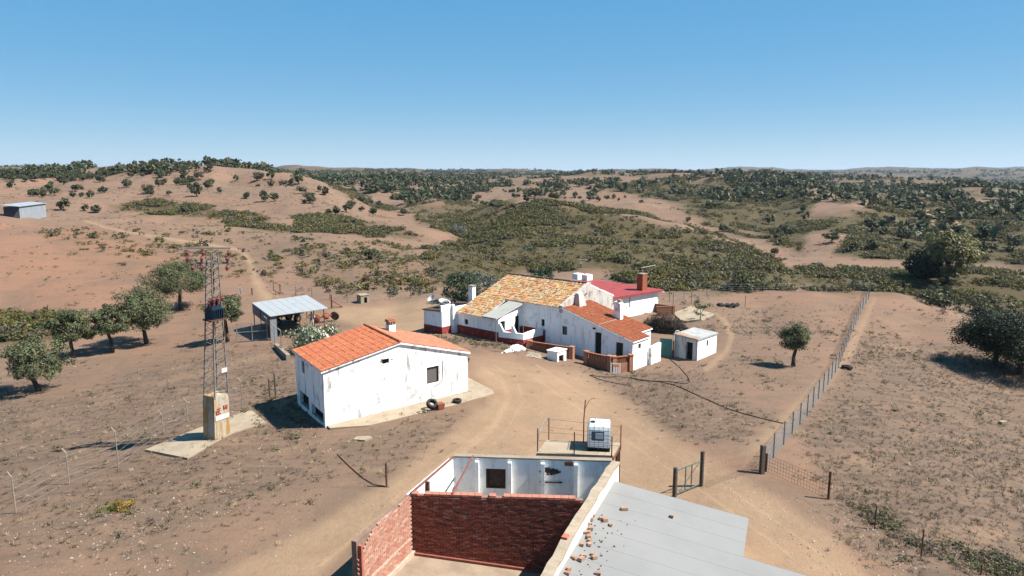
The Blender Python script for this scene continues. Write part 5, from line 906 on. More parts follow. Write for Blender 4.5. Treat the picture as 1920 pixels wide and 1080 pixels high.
for z in (.1, 1.3): b = MB(); b.tube(up * z, d + up * z, .035, n=5); b.build('rail', M_IRON, root)
for t_ in (0, 1): b = MB(); b.tube(d * t_ - up * .2, d * t_ + up * 1.35, .05, n=5); b.build('upright', M_IRON, root)
o, g, z = post_at(473, 553, 540, .09, M_WOOD, name='gate_post'); tag(o, 'thick dark post on the left of the dirt track beyond the shelter', 'post')
g = gp(451, 552); root = empty('white_sign', g); tag(root, 'small blank white sign left of the dirt track', 'sign'); b = MB(); b.box((0, 0, .75), (.5, .04, .42)); b.build('panel', M_WB, root); b = MB(); b.tube((0, .04, -.2), (0, .04, .8), .03, n=5); b.build('post', M_IRON, root)
g = gp(622, 578); root = empty('rusty_prop', g); tag(root, 'rusty upright frame and prop behind the disc harrow', 'frame'); b = MB(); b.box((0, 0, .7), (.16, .16, 2.0)); b.build('post', M_RUST, root); b = MB(); b.tube((.05, 0, 1.0), (1.3, .2, .15), .07, n=6); b.tube((.1, 0, .2), (1.3, .2, .12), .05, n=6); b.build('prop', M_RUST, root)
# --- kennel, metal shed, dog house
def hutlet(name, label, cat, g, rz, w, d, h0, h1, mat, roof, door, dmat=M_DARK2):
    root = empty(name, g, rz); tag(root, label, cat); b = MB(); s0, s1, z1 = door; P = wall(b, (-w / 2, -d / 2), (w / 2, -d / 2), -.3, h0, [(s0, s1, .02, z1)], .1); wall(b, (w / 2, -d / 2), (w / 2, d / 2), -.3, [(0, h0), (d, h1)]); wall(b, (w / 2, d / 2), (-w / 2, d / 2), -.3, h1); wall(b, (-w / 2, d / 2), (-w / 2, -d / 2), -.3, [(0, h1), (d, h0)]); b.build('wall', mat, root); opening(P, (s0, s1, .02, z1), 0, root, 'doorway', dmat, .4)
    b = MB(); o = .06; b.slab([Vector(q) for q in ((-w / 2 - o, -d / 2 - o, h0 + .07), (w / 2 + o, -d / 2 - o, h0 + .07), (w / 2 + o, d / 2 + o, h1 + .07), (-w / 2 - o, d / 2 + o, h1 + .07))], .07); b.build('roof', roof, root); return root
hutlet('kennel', 'small beige block kennel with a dark doorway at the back of the yard', 'kennel', gp(681, 567), R(35), 1.15, 1.3, 1.0, 1.0, M_CONC2, M_CONC2, (.45, .85, .75))
hutlet('dog_house', 'small white dog house with a brown opening in front of the annex', 'dog house', hw_(-5.5, -3.35, -1.42), HA + math.pi / 2, 1.25, 1.1, 1.3, 1.25, M_WHITE, M_WHITE2, (.2, .9, .95), M_RUST)
p0, p1 = gp(38, 410), gp(88, 408); d = p1 - p0; w = d.length; root = empty('metal_shed', (p0 + p1) / 2, math.atan2(d.y, d.x)); tag(root, 'corrugated silver metal shed on the field at the far left', 'shed'); M_CORR = simple('silver_sheet', (.36, .39, .43), (.3, .33, .36), .6, .5, .2); hh = 3.1
b = MB(); n = 44
for i in range(n): x = -w / 2 + w * i / n; b.quad((x, -.04 * (i % 2), -.4), (x + w / n, -.04 * ((i + 1) % 2), -.4), (x + w / n, -.04 * ((i + 1) % 2), hh), (x, -.04 * (i % 2), hh))
b.build('front_sheet', M_CORR, root); b = MB(); b.hexa([Vector(q) for q in ((-w / 2, 0, -.4), (w / 2, 0, -.4), (w / 2, 3, -.4), (-w / 2, 3, -.4), (-w / 2, .01, hh), (w / 2, .01, hh), (w / 2, 3, hh), (-w / 2, 3, hh))]); b.build('body', simple('dark_shed_side', (.07, .075, .1), (.05, .055, .075), 3), root); b = MB(); b.slab([Vector(q) for q in ((-w / 2 - .9, -.3, hh + .1), (w / 2 + .2, -.3, hh + .1), (w / 2 + .2, 3.3, hh + .5), (-w / 2 - .9, 3.3, hh + .5))], .08); b.build('roof', M_CORR, root)
# --- brick garden walls in front of the annex
M_GB = simple('garden_brick', (.3, .115, .06), (.24, .09, .05), 3, bump=.3); M_GP = simple('brick_plaster', (.4, .19, .11), (.34, .15, .09), 2)
def brick_fence(name, label, A, B, zb, h, lattice=False):
    root = empty(name, hw_(A[0], A[1], zb), HA); tag(root, label, 'wall'); A, B = Vector((*A, 0)), Vector((*B, 0)); d = B - A; L = d.length; u = d / L; rz = math.atan2(u.y, u.x)
    for q in (Vector(), d): b = MB(); b.box(q + up * (h * .5 - .1), (.36, .36, h + .25), rz); b.box(q + up * (h + .06), (.44, .44, .08), rz); b.build('pillar', M_GP, root)
    b = MB(); b.box(d * .5 + up * (h * .28 - .2), (L - .3, .18, h * .56 + .4), rz); b.build('base', M_GP if lattice else M_GB, root); b = MB(); n = int(L / .3); rows = 5
    for j in range(rows):
        for i in range(n): b.box(u * (.2 + (L - .4) * (i + .5 + .25 * (j % 2)) / (n + .3)) + up * (h * .58 + (h * .38) * (j + .4) / rows), ((L - .4) / (n + .3) * .72, .14, h * .38 / rows * .68), rz)
    b.build('lattice_brick', M_GB, root, kind='stuff'); b = MB(); b.box(d * .5 + up * (h - .02), (L - .3, .24, .07), rz); b.build('coping', M_GB, root)
brick_fence('garden_wall', 'long low brown brick wall from the terrace to the gap by the dog house', (-9.35, -2.35), (-5.1, -1.7), -1.1, .95)
brick_fence('garden_wall', 'brown brick wall with pillars facing the yard, right of the gap', (-3.35, -2.0), (-1.0, -2.0), -1.5, 1.3)
brick_fence('garden_wall', 'short side wall of pierced brick beside the white annex corner', (-.75, -1.75), (.0, -.35), -1.5, 1.25, True)
b = MB(); b.slab([Vector(q) for q in ((-9, -2.2, 0), (-5, -3.8, 0), (-3.3, -2.1, -.1), (-.9, -1.9, -.1), (0, -.1, -.1), (-9, -.1, 0.1))], .6); o = b.build('patio', M_CONC2, None, kind='structure'); o.location = HO + up * -1.28; o.rotation_euler = (0, 0, HA)
g = hw_(-.35, -2.1, -1.55); root = empty('leaning_pallet', g, HA + .55); tag(root, 'pale wooden pallet leaning on the pierced brick wall', 'pallet'); b = MB(); M_ = Matrix.Rotation(R(-14), 3, 'X')
for c_, s_ in (((0, 0, .06), (.8, .06, .1)), ((0, 0, .85), (.8, .06, .1)), ((-.37, 0, .45), (.1, .06, .72)), ((.37, 0, .45), (.1, .06, .72)), ((-.12, .0, .33), (.12, .04, .45)), ((.08, .0, .33), (.12, .04, .45)), ((.24, 0, .33), (.08, .04, .45))): b.box(M_ @ Vector(c_), s_, M=M_)
b.build('slat_frame', M_WB, root)
# --- roof junk on the outhouse
jz = 2.05; jr = hw_(a1 - 1.4, lb + 1.2, 0); M_WPL = simple('white_plastic', (.72, .73, .74), (.6, .62, .64), 4, .4)
root = empty('satellite_dish', (jr.x - .9, jr.y + .3, jz - .05)); tag(root, 'round white satellite dish on the outhouse roof, leftmost of the junk', 'satellite dish'); b = MB(); b.lathe((0, 0, .75), [(.02, 0), (.25, .04), (.42, .14)], 18, (-.5, -.4, .7)); b.build('dish', M_WPL, root); b = MB(); b.tube((0, 0, 0), (0, 0, .78), .03); b.tube((.05, .05, .75), (-.25, -.2, 1.1), .012); b.build('mast', M_GALV, root)
root = empty('white_basin', (jr.x + .25, jr.y + .2, jz - .02)); tag(root, 'white plastic basin tilted on the outhouse roof beside the dish', 'basin'); b = MB(); b.lathe((0, 0, .02), [(.001, 0), (.35, 0), (.42, .1), (.55, .5), (.6, .52), (.52, .5), (.36, .08), (.001, .06)], 14, (.25, -.2, 1)); b.build('tub', M_WPL, root)
root = empty('junk_heap', (jr.x + .9, jr.y + .5, jz - .02), .3); tag(root, 'dark heap of scrap on the outhouse roof beside the basin', 'scrap'); b = MB(); rnd = random.Random(4)
for i in range(14): b.box((rnd.uniform(-.8, .6), rnd.uniform(-.4, .4), rnd.uniform(.05, .4)), (rnd.uniform(.2, .6), rnd.uniform(.08, .3), rnd.uniform(.05, .3)), rnd.uniform(0, 3))
b.build('scrap_piece', M_SHUT, root, kind='stuff')
# --- raised platform with water tank
root = empty('tank_platform', (3.0, 29.2, -.1)); tag(root, 'raised concrete platform with rusty railing posts behind the brick shed', 'platform'); o_ = Vector((3.0, 29.2, 0)); Z0 = -.1; pf = [Vector((1.08, 28.58, 2.5)), Vector((4.42, 28.3, 2.5)), Vector((4.98, 29.75, 2.5)), Vector((1.6, 30.1, 2.5))]
b = mk(Z0); b.slab([q - o_ for q in pf], .1); b.build('deck', M_CONC2, root)
for p, q in ((0, 1), (1, 2), (2, 3), (3, 0)): b = mk(Z0); b.tube(pf[p] - o_ - up * .16, pf[q] - o_ - up * .16, .06, n=4); b.build('edge_beam', M_IRON, root)
for i, q in enumerate(pf): b = mk(Z0); b.box(q - o_ + (Vector((3.0, 29.2, 2.5)) - q) * .06 - up * 1.5, (.17, .17, 2.78), .2); b.build('leg', M_IRON, root)
for bx_, yb, yt in ((1008, 846, 803), (1029, 820, 783), (1076.6, 851, 810), (1146.7, 856, 818), (1163.7, 836, 797)):
    p = atz(bx_, yb, 2.5); z = topz(bx_, yt, p.y); b = mk(Z0); b.tube(p - o_ - up * .2, Vector((p.x, p.y, z)) - o_, .028, n=6); b.build('railing_post', M_RUST if bx_ > 1160 or bx_ == 1029 else M_IRON, root)
b = mk(Z0); p, q = atz(1008, 846, 2.5) - o_, atz(1029, 820, 2.5) - o_; b.path([p + up * .35, p.lerp(q, .12) + up * .75, p.lerp(q, .45) + up * 1.05, p.lerp(q, .8) + up * 1.05, q + up * .8], .022, 6); b.build('curved_rail', M_GALV, root); b = mk(Z0)
rp = [atz(*q, 2.5) - o_ for q in ((1008, 846), (1076.6, 851), (1146.7, 856), (1163.7, 836))]; rq = [atz(1029, 820, 2.5) - o_, atz(1163.7, 836, 2.5) - o_]
for h in (.5, .9):
    for p, q in list(zip(rp, rp[1:])) + [(rq[0], rq[1])]: b.tube(p + up * h, q + up * h, .006, n=4)
b.build('railing_wire', M_IRON, root)
p = atz(1094, 829, 2.5); zt = topz(1096, 750, p.y); root = empty('lamp_pole', (p.x, p.y, 2.4)); tag(root, 'tall thin rusty pole with a bent arm on the tank platform', 'pole'); b = MB(); b.path([(0, 0, -.02), (.0, 0, 1.2), (.06, 0, zt - 2.4)], .03, 6); b.build('pole', M_RUST, root); b = MB(); h = zt - 2.4; b.path([(.05, 0, h - .42), (.22, .05, h - .05), (.35, .08, h + .04), (.52, .1, h + .05)], .014, 5); b.build('arm', M_RUST, root)
p = atz(1121, 846, 2.5); ic_ = Vector((p.x + .12, p.y + .55, 2.5)); root = empty('water_tank', ic_, R(-9)); tag(root, 'white plastic cube water tank in a metal cage on the platform', 'water tank'); t = NT('tank_plastic'); t.set(Roughness=.45); t.b.inputs['Specular IOR Level'].default_value = .4; M_TANK = t.out(t.mix(t.noise(3, 3), (.78, .8, .82), (.82, .84, .85))); tl_ = t.node('ShaderNodeBsdfTranslucent'); tl_.inputs[0].default_value = (.8, .83, .86, 1); mx_ = t.node('ShaderNodeMixShader'); mx_.inputs[0].default_value = .45; t.ln(t.b.outputs[0], mx_.inputs[1]); t.ln(tl_.outputs[0], mx_.inputs[2]); t.ln(mx_.outputs[0], t.n['Material Output'].inputs[0])
b = MB(); x, y = .48, .56; rg = []
for z, k in ((.16, .97), (.2, 1.0), (.98, 1.0), (1.08, .96), (1.13, .86)): rg.append([(sx * x * k, sy * y * k, z) for sx, sy in ((-1, -1), (1, -1), (1, 1), (-1, 1))])
vs = [v for r_ in rg for v in r_]; b.add(vs, [(i * 4 + j, i * 4 + (j + 1) % 4, i * 4 + 4 + (j + 1) % 4, i * 4 + 4 + j) for i in range(4) for j in range(4)] + [(16, 17, 18, 19), (3, 2, 1, 0)]); tk_ = b.build('tank', M_TANK, root); b = MB(); b.lathe((-.3, .0, 1.12), [(.1, 0), (.1, .06), (.001, .07)], 12); b.build('lid', M_DARK2, tk_)
b = MB()
for z in (.24, .42, .6, .78, .96, 1.12):
    c_ = [Vector((sx * .505, sy * .6, z)) for sx, sy in ((-1, -1), (1, -1), (1, 1), (-1, 1))]
    for i in range(4): b.tube(c_[i], c_[(i + 1) % 4], .012, n=5)
for i in range(5):
    for s in (-1, 1): xx = -.4 + .2 * i; b.tube((xx, s * .6, .14), (xx, s * .6, 1.12), .011, n=5); b.tube((s * .505, -.48 + .24 * i, .14), (s * .505, -.48 + .24 * i, 1.12), .011, n=5)
for xx in (-.2, .2): b.tube((xx, -.6, 1.13), (xx, .6, 1.13), .014, n=5)
b.build('cage', M_GALV, root); b = MB(); b.box((-.05, -.62, .72), (.56, .01, .42)); pl_ = b.build('label_plate', simple('grey_plate', (.12, .14, .17), (.1, .12, .15), 3), root); b = MB(); b.box((.02, -.632, .73), (.34, .01, .26)); b.build('paper_label', M_WPL, pl_)
b = MB()
for xx in (-.42, 0, .42): b.box((xx, 0, .05), (.14, 1.18, .1))
b.box((0, 0, .12), (1.0, 1.2, .035)); b.build('pallet', M_DARK2, root)
# --- tyres, box, tarp, doors, heap
def tyre(label, p, r, w, tilt=(0, 0, 1), z=0.0):
    o = empty('tyre', p); tag(o, label, 'tyre'); b = MB(); ax = Vector(tilt).normalized(); h = w * abs(ax.z) * .5 + r * math.sqrt(max(0, 1 - ax.z ** 2)); b.lathe(up * h - ax * w * .5, [(r * .56, 0), (r * .9, 0), (r, w * .2), (r, w * .8), (r * .9, w), (r * .56, w), (r * .6, w * .5), (r * .56, 0)], 20, ax); b.build('tread', M_TYRE, o); return o
ah = .092; q = atz(810, 767, ah); tyre('big black tyre propped on the apron in front of the barn wall', q, .36, .28, (.35, -.5, .75)); q = atz(857, 754, ah); tyre('smaller tyre lying flat on the apron near the barn corner', q, .3, .2); q = gp(1588, 692); tyre('black tyre lying in the field right of the wire fence', q, .45, .26, (.1, .05, 1))
q = atz(825, 766, ah); root = empty('rusty_bin', q, .6); tag(root, 'rusty brown metal bin with a rod beside the big tyre', 'bin'); b = MB(); b.hexa([Vector(v) for v in ((-.2, -.2, 0), (.2, -.2, 0), (.2, .2, 0), (-.2, .2, 0), (-.24, -.24, .36), (.24, -.24, .36), (.24, .24, .36), (-.24, .24, .36))]); b.build('bin_body', M_RUST, root); b = MB(); b.tube((-.2, .1, .3), (-.3, .1, .75), .015); b.build('rod', M_IRON, root)
def sheet(name, label, pts, mat, seed, amp, cat):
    g = [gp(*p) for p in pts]; c0 = sum(g, Vector()) / len(g); b = MB(); N = 12; rnd = np.random.default_rng(seed); A, B, C, D_ = [v - c0 for v in g]; nz = rnd.uniform(0, 1, (N + 1, N + 1)); vs = []
    for j in range(N + 1):
        for i in range(N + 1): v = lerp2(A, B, C, D_, i / N, j / N); e = min(i, j, N - i, N - j) / N; v = v + Vector((rnd.normal(0, .04), rnd.normal(0, .04), .02 + amp * nz[j, i] * min(1, e * 4) + amp * .8 * math.sin(i * .9 + j * .4) ** 2 * min(1, e * 3))); vs.append(v)
    b.add(vs, [(j * (N + 1) + i, j * (N + 1) + i + 1, (j + 1) * (N + 1) + i + 1, (j + 1) * (N + 1) + i) for j in range(N) for i in range(N)]); o = b.build(name, mat, None); o.location = c0; tag(o, label, cat); return o
sheet('tarpaulin', 'crumpled white tarpaulin on the ground in front of the terrace', ((938, 663), (985, 657), (988, 647), (962, 646)), M_WPL, 3, .16, 'tarpaulin'); sheet('old_tarpaulin', 'flat greyish sheet on the ground between the tarpaulin and the dog house', ((985, 668), (1020, 674), (1012, 664), (990, 659)), M_CONC, 4, .12, 'sheet')
M_TURQ = simple('turquoise_paint', (.05, .19, .19), (.07, .16, .15), 5, .6); g = gp(1249, 669); root = empty('turquoise_gate', g, R(-25)); tag(root, 'turquoise metal gate leaf standing beside the dirty hut', 'gate'); b = MB(); b.box((-.05, 0, .85), (1.1, .05, 1.7)); b.build('leaf', M_TURQ, root); b = MB(); b.box((.62, -.05, .7), (.1, .1, 1.8)); b.build('gate_post', M_IRON, root); b = MB(); b.tube((-.5, -.04, .3), (.45, -.04, 1.4), .02); b.build('brace', M_TURQ, root)
g = gp(1310, 641); g = gp(1262, 654); root = empty('curved_pipe', g); tag(root, 'pale curved pipe between the turquoise gate and the hut', 'pipe'); b = MB(); b.path([(0, 0, 0), (.05, .05, 1.3), (.2, .1, 1.7), (.5, .15, 1.75), (.65, .15, 1.4)], .05, 6); b.build('pipe', M_WB, root)
# brush pile
g = gp(1245, 622); root = empty('brush_pile', g, R(-25)); tag(root, 'big dark heap of cut brushwood behind the hut', 'brush pile'); rng = np.random.default_rng(8); n = 2600; C = rng.uniform(-1, 1, (n, 3)) * np.array([2.5, 1.0, 1]); C[:, 2] = np.abs(C[:, 2]) * 2.0 * np.clip(1.05 - (C[:, 0] / 2.9) ** 2 - (C[:, 1] / 1.6) ** 2, .1, 1); me = np_mesh('brushwood', leaf_quads(C, rng.normal(0, 1, (n, 3)), .55, .09, rng), None, rng.uniform(.35, 1.0, (n, 1)) * np.ones((n, 3)), leaf_mat('brushwood', (.075, .06, .045), (.06, .048, .036))); o = bpy.data.objects.new('brushwood', me); link(o, root); o['kind'] = 'stuff'
b = MB(); b.lathe((0, 0, -.3), [(2.0, 0), (1.8, 1.0), (1.1, 1.6), (.001, 1.8)], 12); b.v = [(x, y * .5, z) for x, y, z in b.v]; b.build('heap_core', simple('dark_brush', (.04, .032, .025), (.025, .02, .016), 6), root)
b = MB(); q = [gp(*p) for p in ((1262, 588), (1295, 575), (1340, 590), (1318, 602), (1278, 603))]; b.slab([v + up * .08 for v in q], .5); b.build('concrete_yard', M_CONC2, None, kind='structure')
rnd = random.Random(12); g = gp(1367, 574); root = empty('black_heap', g); tag(root, 'flat heap of black rubber scraps on the right plateau', 'heap'); b = MB()
for i in range(26): c = Vector((rnd.uniform(-1.2, 1.2), rnd.uniform(-.7, .7), .08)); b.lathe(c, [(.1, 0), (.26, 0), (.28, .08), (.24, .14), (.1, .12)], 8, (rnd.uniform(-.4, .4), rnd.uniform(-.4, .4), 1))
b.build('rubber_piece', M_TYRE, root, kind='stuff')
# hoses
def hose(label, pts, r=.03, mat=M_TYRE):
    P = [gp(*q) for q in pts]; b = MB(); Q = []
    for i in range(len(P) - 1):
        p0, p1, p2, p3 = P[max(0, i - 1)], P[i], P[i + 1], P[min(len(P) - 1, i + 2)]
        for k in range(6): u = k / 6; v = .5 * ((2 * p1) + (p2 - p0) * u + (2 * p0 - 5 * p1 + 4 * p2 - p3) * u * u + (3 * p1 - p0 - 3 * p2 + p3) * u ** 3); v.z = gz(v.x, v.y) + r; Q.append(v - P[0])
    b.path(Q, r, 6); o = b.build('hose', mat, None); o.location = P[0]; tag(o, label, 'hose')
hose('black hose running from the annex across the slope to the wire fence', [(1107, 704), (1130, 707), (1175, 708), (1230, 716), (1262, 722), (1300, 738), (1360, 765), (1420, 783), (1474, 796)], .03); hose('black hose curving from the turquoise gate down to the long hose', [(1254, 672), (1275, 690), (1292, 712), (1285, 720), (1255, 716), (1200, 714), (1180, 706)], .028); hose('short dark hose lying in front of the brick garden wall', [(1105, 704), (1125, 712), (1160, 720), (1185, 724)], .025)
# loose bricks on the grey roof
rnd = random.Random(21); BM = []
for k in range(5):
    s = MB(); s.col = rnd.choice([(.33, .155, .1), (.28, .17, .115), (.3, .21, .15), (.23, .155, .115)]); l = rnd.uniform(.13, .24); s.hexa([Vector(q) for q in ((-l / 2, -.06, 0), (l / 2, -.055, 0), (l / 2 * rnd.uniform(.6, 1), .06, 0), (-l / 2, .06, 0), (-l / 2, -.06, .08), (l / 2 * rnd.uniform(.8, 1), -.05, .09), (l / 2 * .8, .055, .085), (-l / 2 * .95, .06, .075))]); o = s.build('loose_brick', M_BRICK, None, col=True); BM.append(o.data); bpy.data.objects.remove(o)
def on_roof(px, py):
    r = Vector(rays(px, py)); p0 = roof_pt(0, 0); e1_, e2_ = roof_pt(.5, 0) - p0, roof_pt(.5, 2) - roof_pt(.5, 0); n = e1_.cross(e2_); o0 = Vector((0, 0, ZC)); return o0 + r * ((p0 - o0).dot(n) / r.dot(n))
BP = [(1112, 967), (1108, 975), (1128, 974), (1134, 977), (1099, 984), (1145, 985), (1108, 993), (1104, 999), (1098, 1000), (1104, 1008), (1105, 1014), (1092, 1022), (1105, 1022), (1111, 1040), (1114, 1047), (1094, 1043), (1076, 1047), (1090, 1050), (1066, 1068), (1064, 1076), (1121, 1077), (1170, 956), (1260, 969)]
for i, (x, y) in enumerate(BP):
    o = bpy.data.objects.new('loose_brick', BM[rnd.randrange(5)]); o.location = on_roof(x, y); o.rotation_euler = (0, .18, rnd.uniform(0, 3.1)); link(o); s = rnd.uniform(.85, 1.25); o.scale = (s, s, s); tag(o, 'piece of broken brick lying on the grey lean-to roof by the parapet' if i < 21 else ['single brick lying alone in the upper middle of the grey roof', 'dark splinter lying alone near the middle of the grey roof'][i - 21], 'brick', 'bricks on the grey roof')
b = MB(); rnd = random.Random(31)
for i in range(46):
    x, y = rnd.uniform(1090, 1390), rnd.uniform(890, 1078)
    if i < 45: x, y = 1085 + abs(rnd.gauss(0, 35)) + (1060 - y) * .25, rnd.uniform(960, 1078)
    p = on_roof(x, y); r0 = roof_pt(.5, 0); xx = (p - s1).dot(Vector((roof_d.x, roof_d.y, 0)))
    if y < 888 + (x - 1147) * .306 + 6 or xx > 5.0: continue
    w = rnd.uniform(.01, .035); b.box(p + up * .005, (w * rnd.uniform(1, 3), w, .02), rnd.uniform(0, 3), )
o = b.build('roof_debris', M_SHUT, None); tag(o, 'small crumbs of mortar and twigs scattered on the grey lean-to roof', 'debris', kind='stuff')
# --- bushes and single plants
def plant(name, label, g, rx, rz, mat, seed, clumps=26, per=60, leaf=.2, stem=True, cat='bush', hc=None, asp=.6, hue=.12):
    cm, cs = crown('crown', mat, rx, rz, hc or rz * .8, clumps, per, leaf, seed, asp, .36, (0, 0), .85, hue); tm = trunk_mesh('trunk', cs, (hc or rz * .8) * .5, .06, seed, (0, 0), 4, 5) if stem else None; return tree(name, label, (g.x, g.y, g.z - .05), cm, tm, 1, 0, None, cat)
g = gp(596, 655); o = plant('oleander', 'oleander bush full of white flowers behind the barn', g, 2.3, 1.35, M_OLEA, 61, 44, 110, .17, cat='bush')
rng = np.random.default_rng(5); cp = [c for c in o.children if c.name.startswith('crown')][0].data; co = np.empty(len(cp.vertices) * 3); cp.vertices.foreach_get('co', co); co = co.reshape(-1, 4, 3).mean(1); k = rng.choice(len(co), 800, replace=False); c = co[k]; ctr = np.array([0, 0, 1.1]); c = c + (c - ctr) * .05; me = np_mesh('blossom', leaf_quads(c, (c - ctr), .17, .9, rng), None, rng.uniform(.8, 1.1, (len(c), 1)) * np.ones((len(c), 3)), leaf_mat('white_blossom', (.62, .6, .5), (.66, .64, .55))); ob = bpy.data.objects.new('blossom', me); link(ob, o); ob['kind'] = 'stuff'
M_PRICK = leaf_mat('fig_leaves', (.03, .055, .025), (.035, .06, .03)); M_GREYB = leaf_mat('grey_leaves', (.12, .135, .11), (.13, .14, .12))
plant('fig_bush', 'dark green spreading bush behind the white chimney of the farmhouse', gp(866, 566), 2.3, 2.2, M_PRICK, 62, 34, 70, .3); plant('grey_bush', 'grey-green bush right of the dark one behind the farmhouse roof', gp(905, 562), 2.3, 2.0, M_GREYB, 63, 30, 70, .28)
g = aty(1015, 522, 112); plant('round_bush', 'round bright green bush on the slope above the farmhouse ridge', Vector((g.x, g.y, gz(g.x, g.y))), 2.0, 1.7, M_PRICK, 64, 24, 50, .4)
plant('young_tree', 'thin young tree growing on the concrete behind the hut', gp(1313, 601), .95, 1.0, M_OLEA, 65, 16, 40, .16, hc=1.6, cat='tree'); plant('green_cushion', 'round bright green cushion plant on the bare ground at lower left', gp(202, 956), .34, .3, M_MOSSG, 66, 22, 60, .06, False, 'plant', .2); plant('yellow_cushion', 'round yellow dry cushion plant right of the green one', gp(234, 952), .46, .36, M_MOSSY, 67, 26, 70, .06, False, 'plant', .22)
for i, (x, y, h, rx, m, lab) in enumerate(((1775, 532, 8.6, 5.2, M_EUC, 'tall broad yellowish eucalyptus in the valley at right'), (1735, 528, 5.5, 3.4, M_DARK, 'dark round tree left of the tall eucalyptus'))):
    g = gp(x, y); h = topz(x, 438 if i == 0 else 470, g.y) - g.z; rx = h * (.5 if i == 0 else .55); rz = h * .5; cm, cs = crown('crown', m, rx, rz, h * .56, 90, 90, .55, 70 + i, .6, .27, (0, 0), .95); tree('eucalyptus' if i == 0 else 'valley_tree', lab, (g.x, g.y, g.z), cm, trunk_mesh('trunk', cs, h * .4, .35, 75 + i, (0, 0), 6), 1, 0)
for i, (x, y, rx, lab) in enumerate(((1815, 590, 2.6, 'round grey-green bush below the eucalyptus, leftmost of three'), (1850, 592, 2.6, 'grey-green bush below the eucalyptus, middle of three'), (1755, 572, 2.2, 'bright green bush at the edge of the right plateau'), (698, 486, 1.5, 'dark lone bush on the bare slope above the shelter'), (1395, 547, 2.2, 'low dark bush at the far plateau edge left'), (1610, 545, 2.0, 'low bush at the far end of the wire fence'), (885, 455, 2.2, 'bright green shrub in the gully above the farmhouse'), (860, 440, 2.6, 'grey-green tree in the gully above the farmhouse'), (350, 402, 3.2, 'round grey bush on the flat below the left hillside'))):
    g = gp(x, y); plant('valley_bush', lab, g, rx, rx * .75, M_GREYB if i == 7 else M_OAK, 80 + i, 24, 40, .36, True)
# --- ground litter: stones, dry grass
def stone_mesh(seed):
    rnd = random.Random(seed); b = MB(); b.lathe((0, 0, 0), [(.001, -.3), (.5, -.2), (.62, .1), (.35, .42), (.001, .46)], 6); b.v = [(x * rnd.uniform(.7, 1.2), y * rnd.uniform(.6, 1.1), z * rnd.uniform(.5, .9)) for x, y, z in b.v]; me = bpy.data.meshes.new('stone'); me.from_pydata(b.v, [], b.f); me.materials.append(M_STONE); return me
M_STONE = simple('pale_stone', (.38, .33, .27), (.27, .21, .165), 1.5, .9)
stone_m = [stone_mesh(i) for i in range(5)]; allp = [(-500, 560), (2400, 560), (2400, 1100), (-500, 1100)]; P = [pick(allp, 2600, 91, .5, 17, 95, np.clip(.15 + WN * 1.5 + grey * .3, .02, 1)), pick([(0, 850), (560, 790), (560, 1080), (0, 1080)], 700, 92, .6, 17, 60, np.clip(.1 + WN * 1.8, 0, 1)), pick([(1330, 880), (1600, 960), (1750, 1080), (1500, 1080), (1390, 960)], 900, 93, .6, 17, 60), pick([(430, 770), (620, 800), (620, 850), (500, 860)], 240, 94, .7, 17, 60)]
P = np.concatenate(P); rs = np.random.default_rng(3); S = .018 + .075 * rs.random(len(P)) ** 4 + np.hypot(P[:, 0], P[:, 1]) * .0003; scatter('stones', 'small pale stones strewn over the bare ground', 'stones', P, S, stone_m, 5, .4)
def tuft(seed, mat, n=14, h=.13):
    rng = np.random.default_rng(seed); a = rng.uniform(0, 6.28, n); r = rng.uniform(0, .12, n); C = np.stack([np.cos(a) * r, np.sin(a) * r, 0 * a], -1); T = np.stack([np.cos(a) * rng.uniform(.05, .2, n), np.sin(a) * rng.uniform(.05, .2, n), h * rng.uniform(.4, 1.1, n)], -1); W = np.stack([-np.sin(a), np.cos(a), 0 * a], -1) * .014
    return np_mesh('tuft', np.stack([C - W, C + W, C + T + W * .3, C + T - W * .3], 1), None, rng.uniform(.6, 1.3, (n, 1)) * np.ones((n, 3)), mat)
M_TUFT = leaf_mat('grey_dry_grass', (.17, .128, .09), (.135, .103, .075)); M_LOWG = leaf_mat('low_green_weed', (.1, .105, .045), (.12, .1, .05))
TM = [tuft(i, M_TUFT) for i in range(4)] + [tuft(9, M_STRAW, 14, .2)]
P = np.concatenate([pick(allp, 10000, 95, .55, 17, 98, np.clip(.05 + grey * .8 + WN * .6, 0, 1) * (1 - path) ** 2), pick([(1480, 780), (1920, 640), (2000, 1090), (1600, 1090)], 2000, 96, .6, 17, 80, np.clip(.3 + WN3 + WN, .02, 1) * (1 - path))]); scatter('dry_grass', 'grey dry grass and litter over the slopes of the farm', 'grass', P, rs.uniform(.35, 1.05, len(P)), TM, 6, .3)
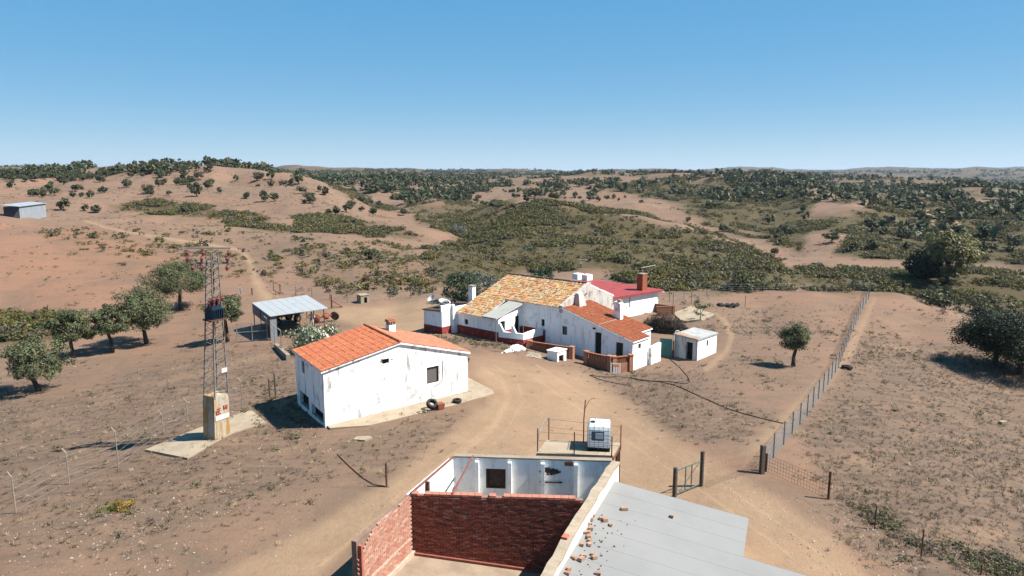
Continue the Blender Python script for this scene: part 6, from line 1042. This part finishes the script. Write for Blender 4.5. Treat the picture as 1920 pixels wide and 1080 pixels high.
WM = [bush_mesh('weed', M_LOWG, 600 + k, 40, .1, .16, .4, .3) for k in range(3)] + [bush_mesh('weed', M_DRY, 604, 40, .12, .2, .3, .34)]
P = np.concatenate([pick([(1560, 930), (1640, 960), (1760, 1010), (1920, 1060), (1920, 1090), (1800, 1085), (1620, 980)], 210, 97, .7, 17, 60, np.clip(WN3 * 2 + WN * 1.5 - .1, .004, 1)), pick(allp, 500, 98, .7, 17, 95, np.clip(.05 + grey * .5, 0, 1) * (1 - path) ** 3), pick([(790, 625), (930, 640), (990, 660), (960, 668), (850, 645)], 90, 99, .8, 40, 80), pick([(480, 690), (560, 760), (620, 815), (560, 830), (440, 800)], 70, 90, .8, 20, 60)]); scatter('weeds', 'low weeds and dry shrublets scattered over the ground', 'weeds', P, rs.uniform(.5, 1.5, len(P)), WM, 7, .1)
g = gp(680, 824); b = MB(); b.slab([Vector(q) for q in ((-.5, -.2, .1), (.2, -.35, .1), (.55, .05, .12), (.3, .3, .1), (-.35, .28, .08))], .3); o = b.build('flat_stone', M_CONC2, None); o.location = g; tag(o, 'pale flat stone slab on the ground in front of the barn', 'stone')
g = gp(1880, 797); b = MB(); b.box((0, 0, .15), (.55, .3, .3), .3); o = b.build('concrete_block', M_CONC2, None); o.location = g; tag(o, 'pale concrete block lying in the right-hand field', 'block')
# ------------------------------------------------------------------ the air
b = MB(); zt_, zb_ = max(float(GZ.max()) + 25, 60), float(GZ.min()) - 1.5; b.box((0, 0, (zt_ + zb_) / 2), (33000, 33000, zt_ - zb_)); hz = b.build('haze', M_GROUND, None, kind='stuff'); tag(hz, 'thin pale blue summer haze over the far hills', 'haze')
t = bpy.data.materials.new('haze'); t.use_nodes = True; t.node_tree.nodes.clear(); o = t.node_tree.nodes.new('ShaderNodeOutputMaterial'); pv = t.node_tree.nodes.new('ShaderNodeVolumePrincipled')
pv.inputs['Color'].default_value = (.5, .64, .82, 1); pv.inputs['Density'].default_value = HAZE; pv.inputs['Anisotropy'].default_value = .1; t.node_tree.links.new(pv.outputs[0], o.inputs['Volume']); hz.data.materials[0] = t
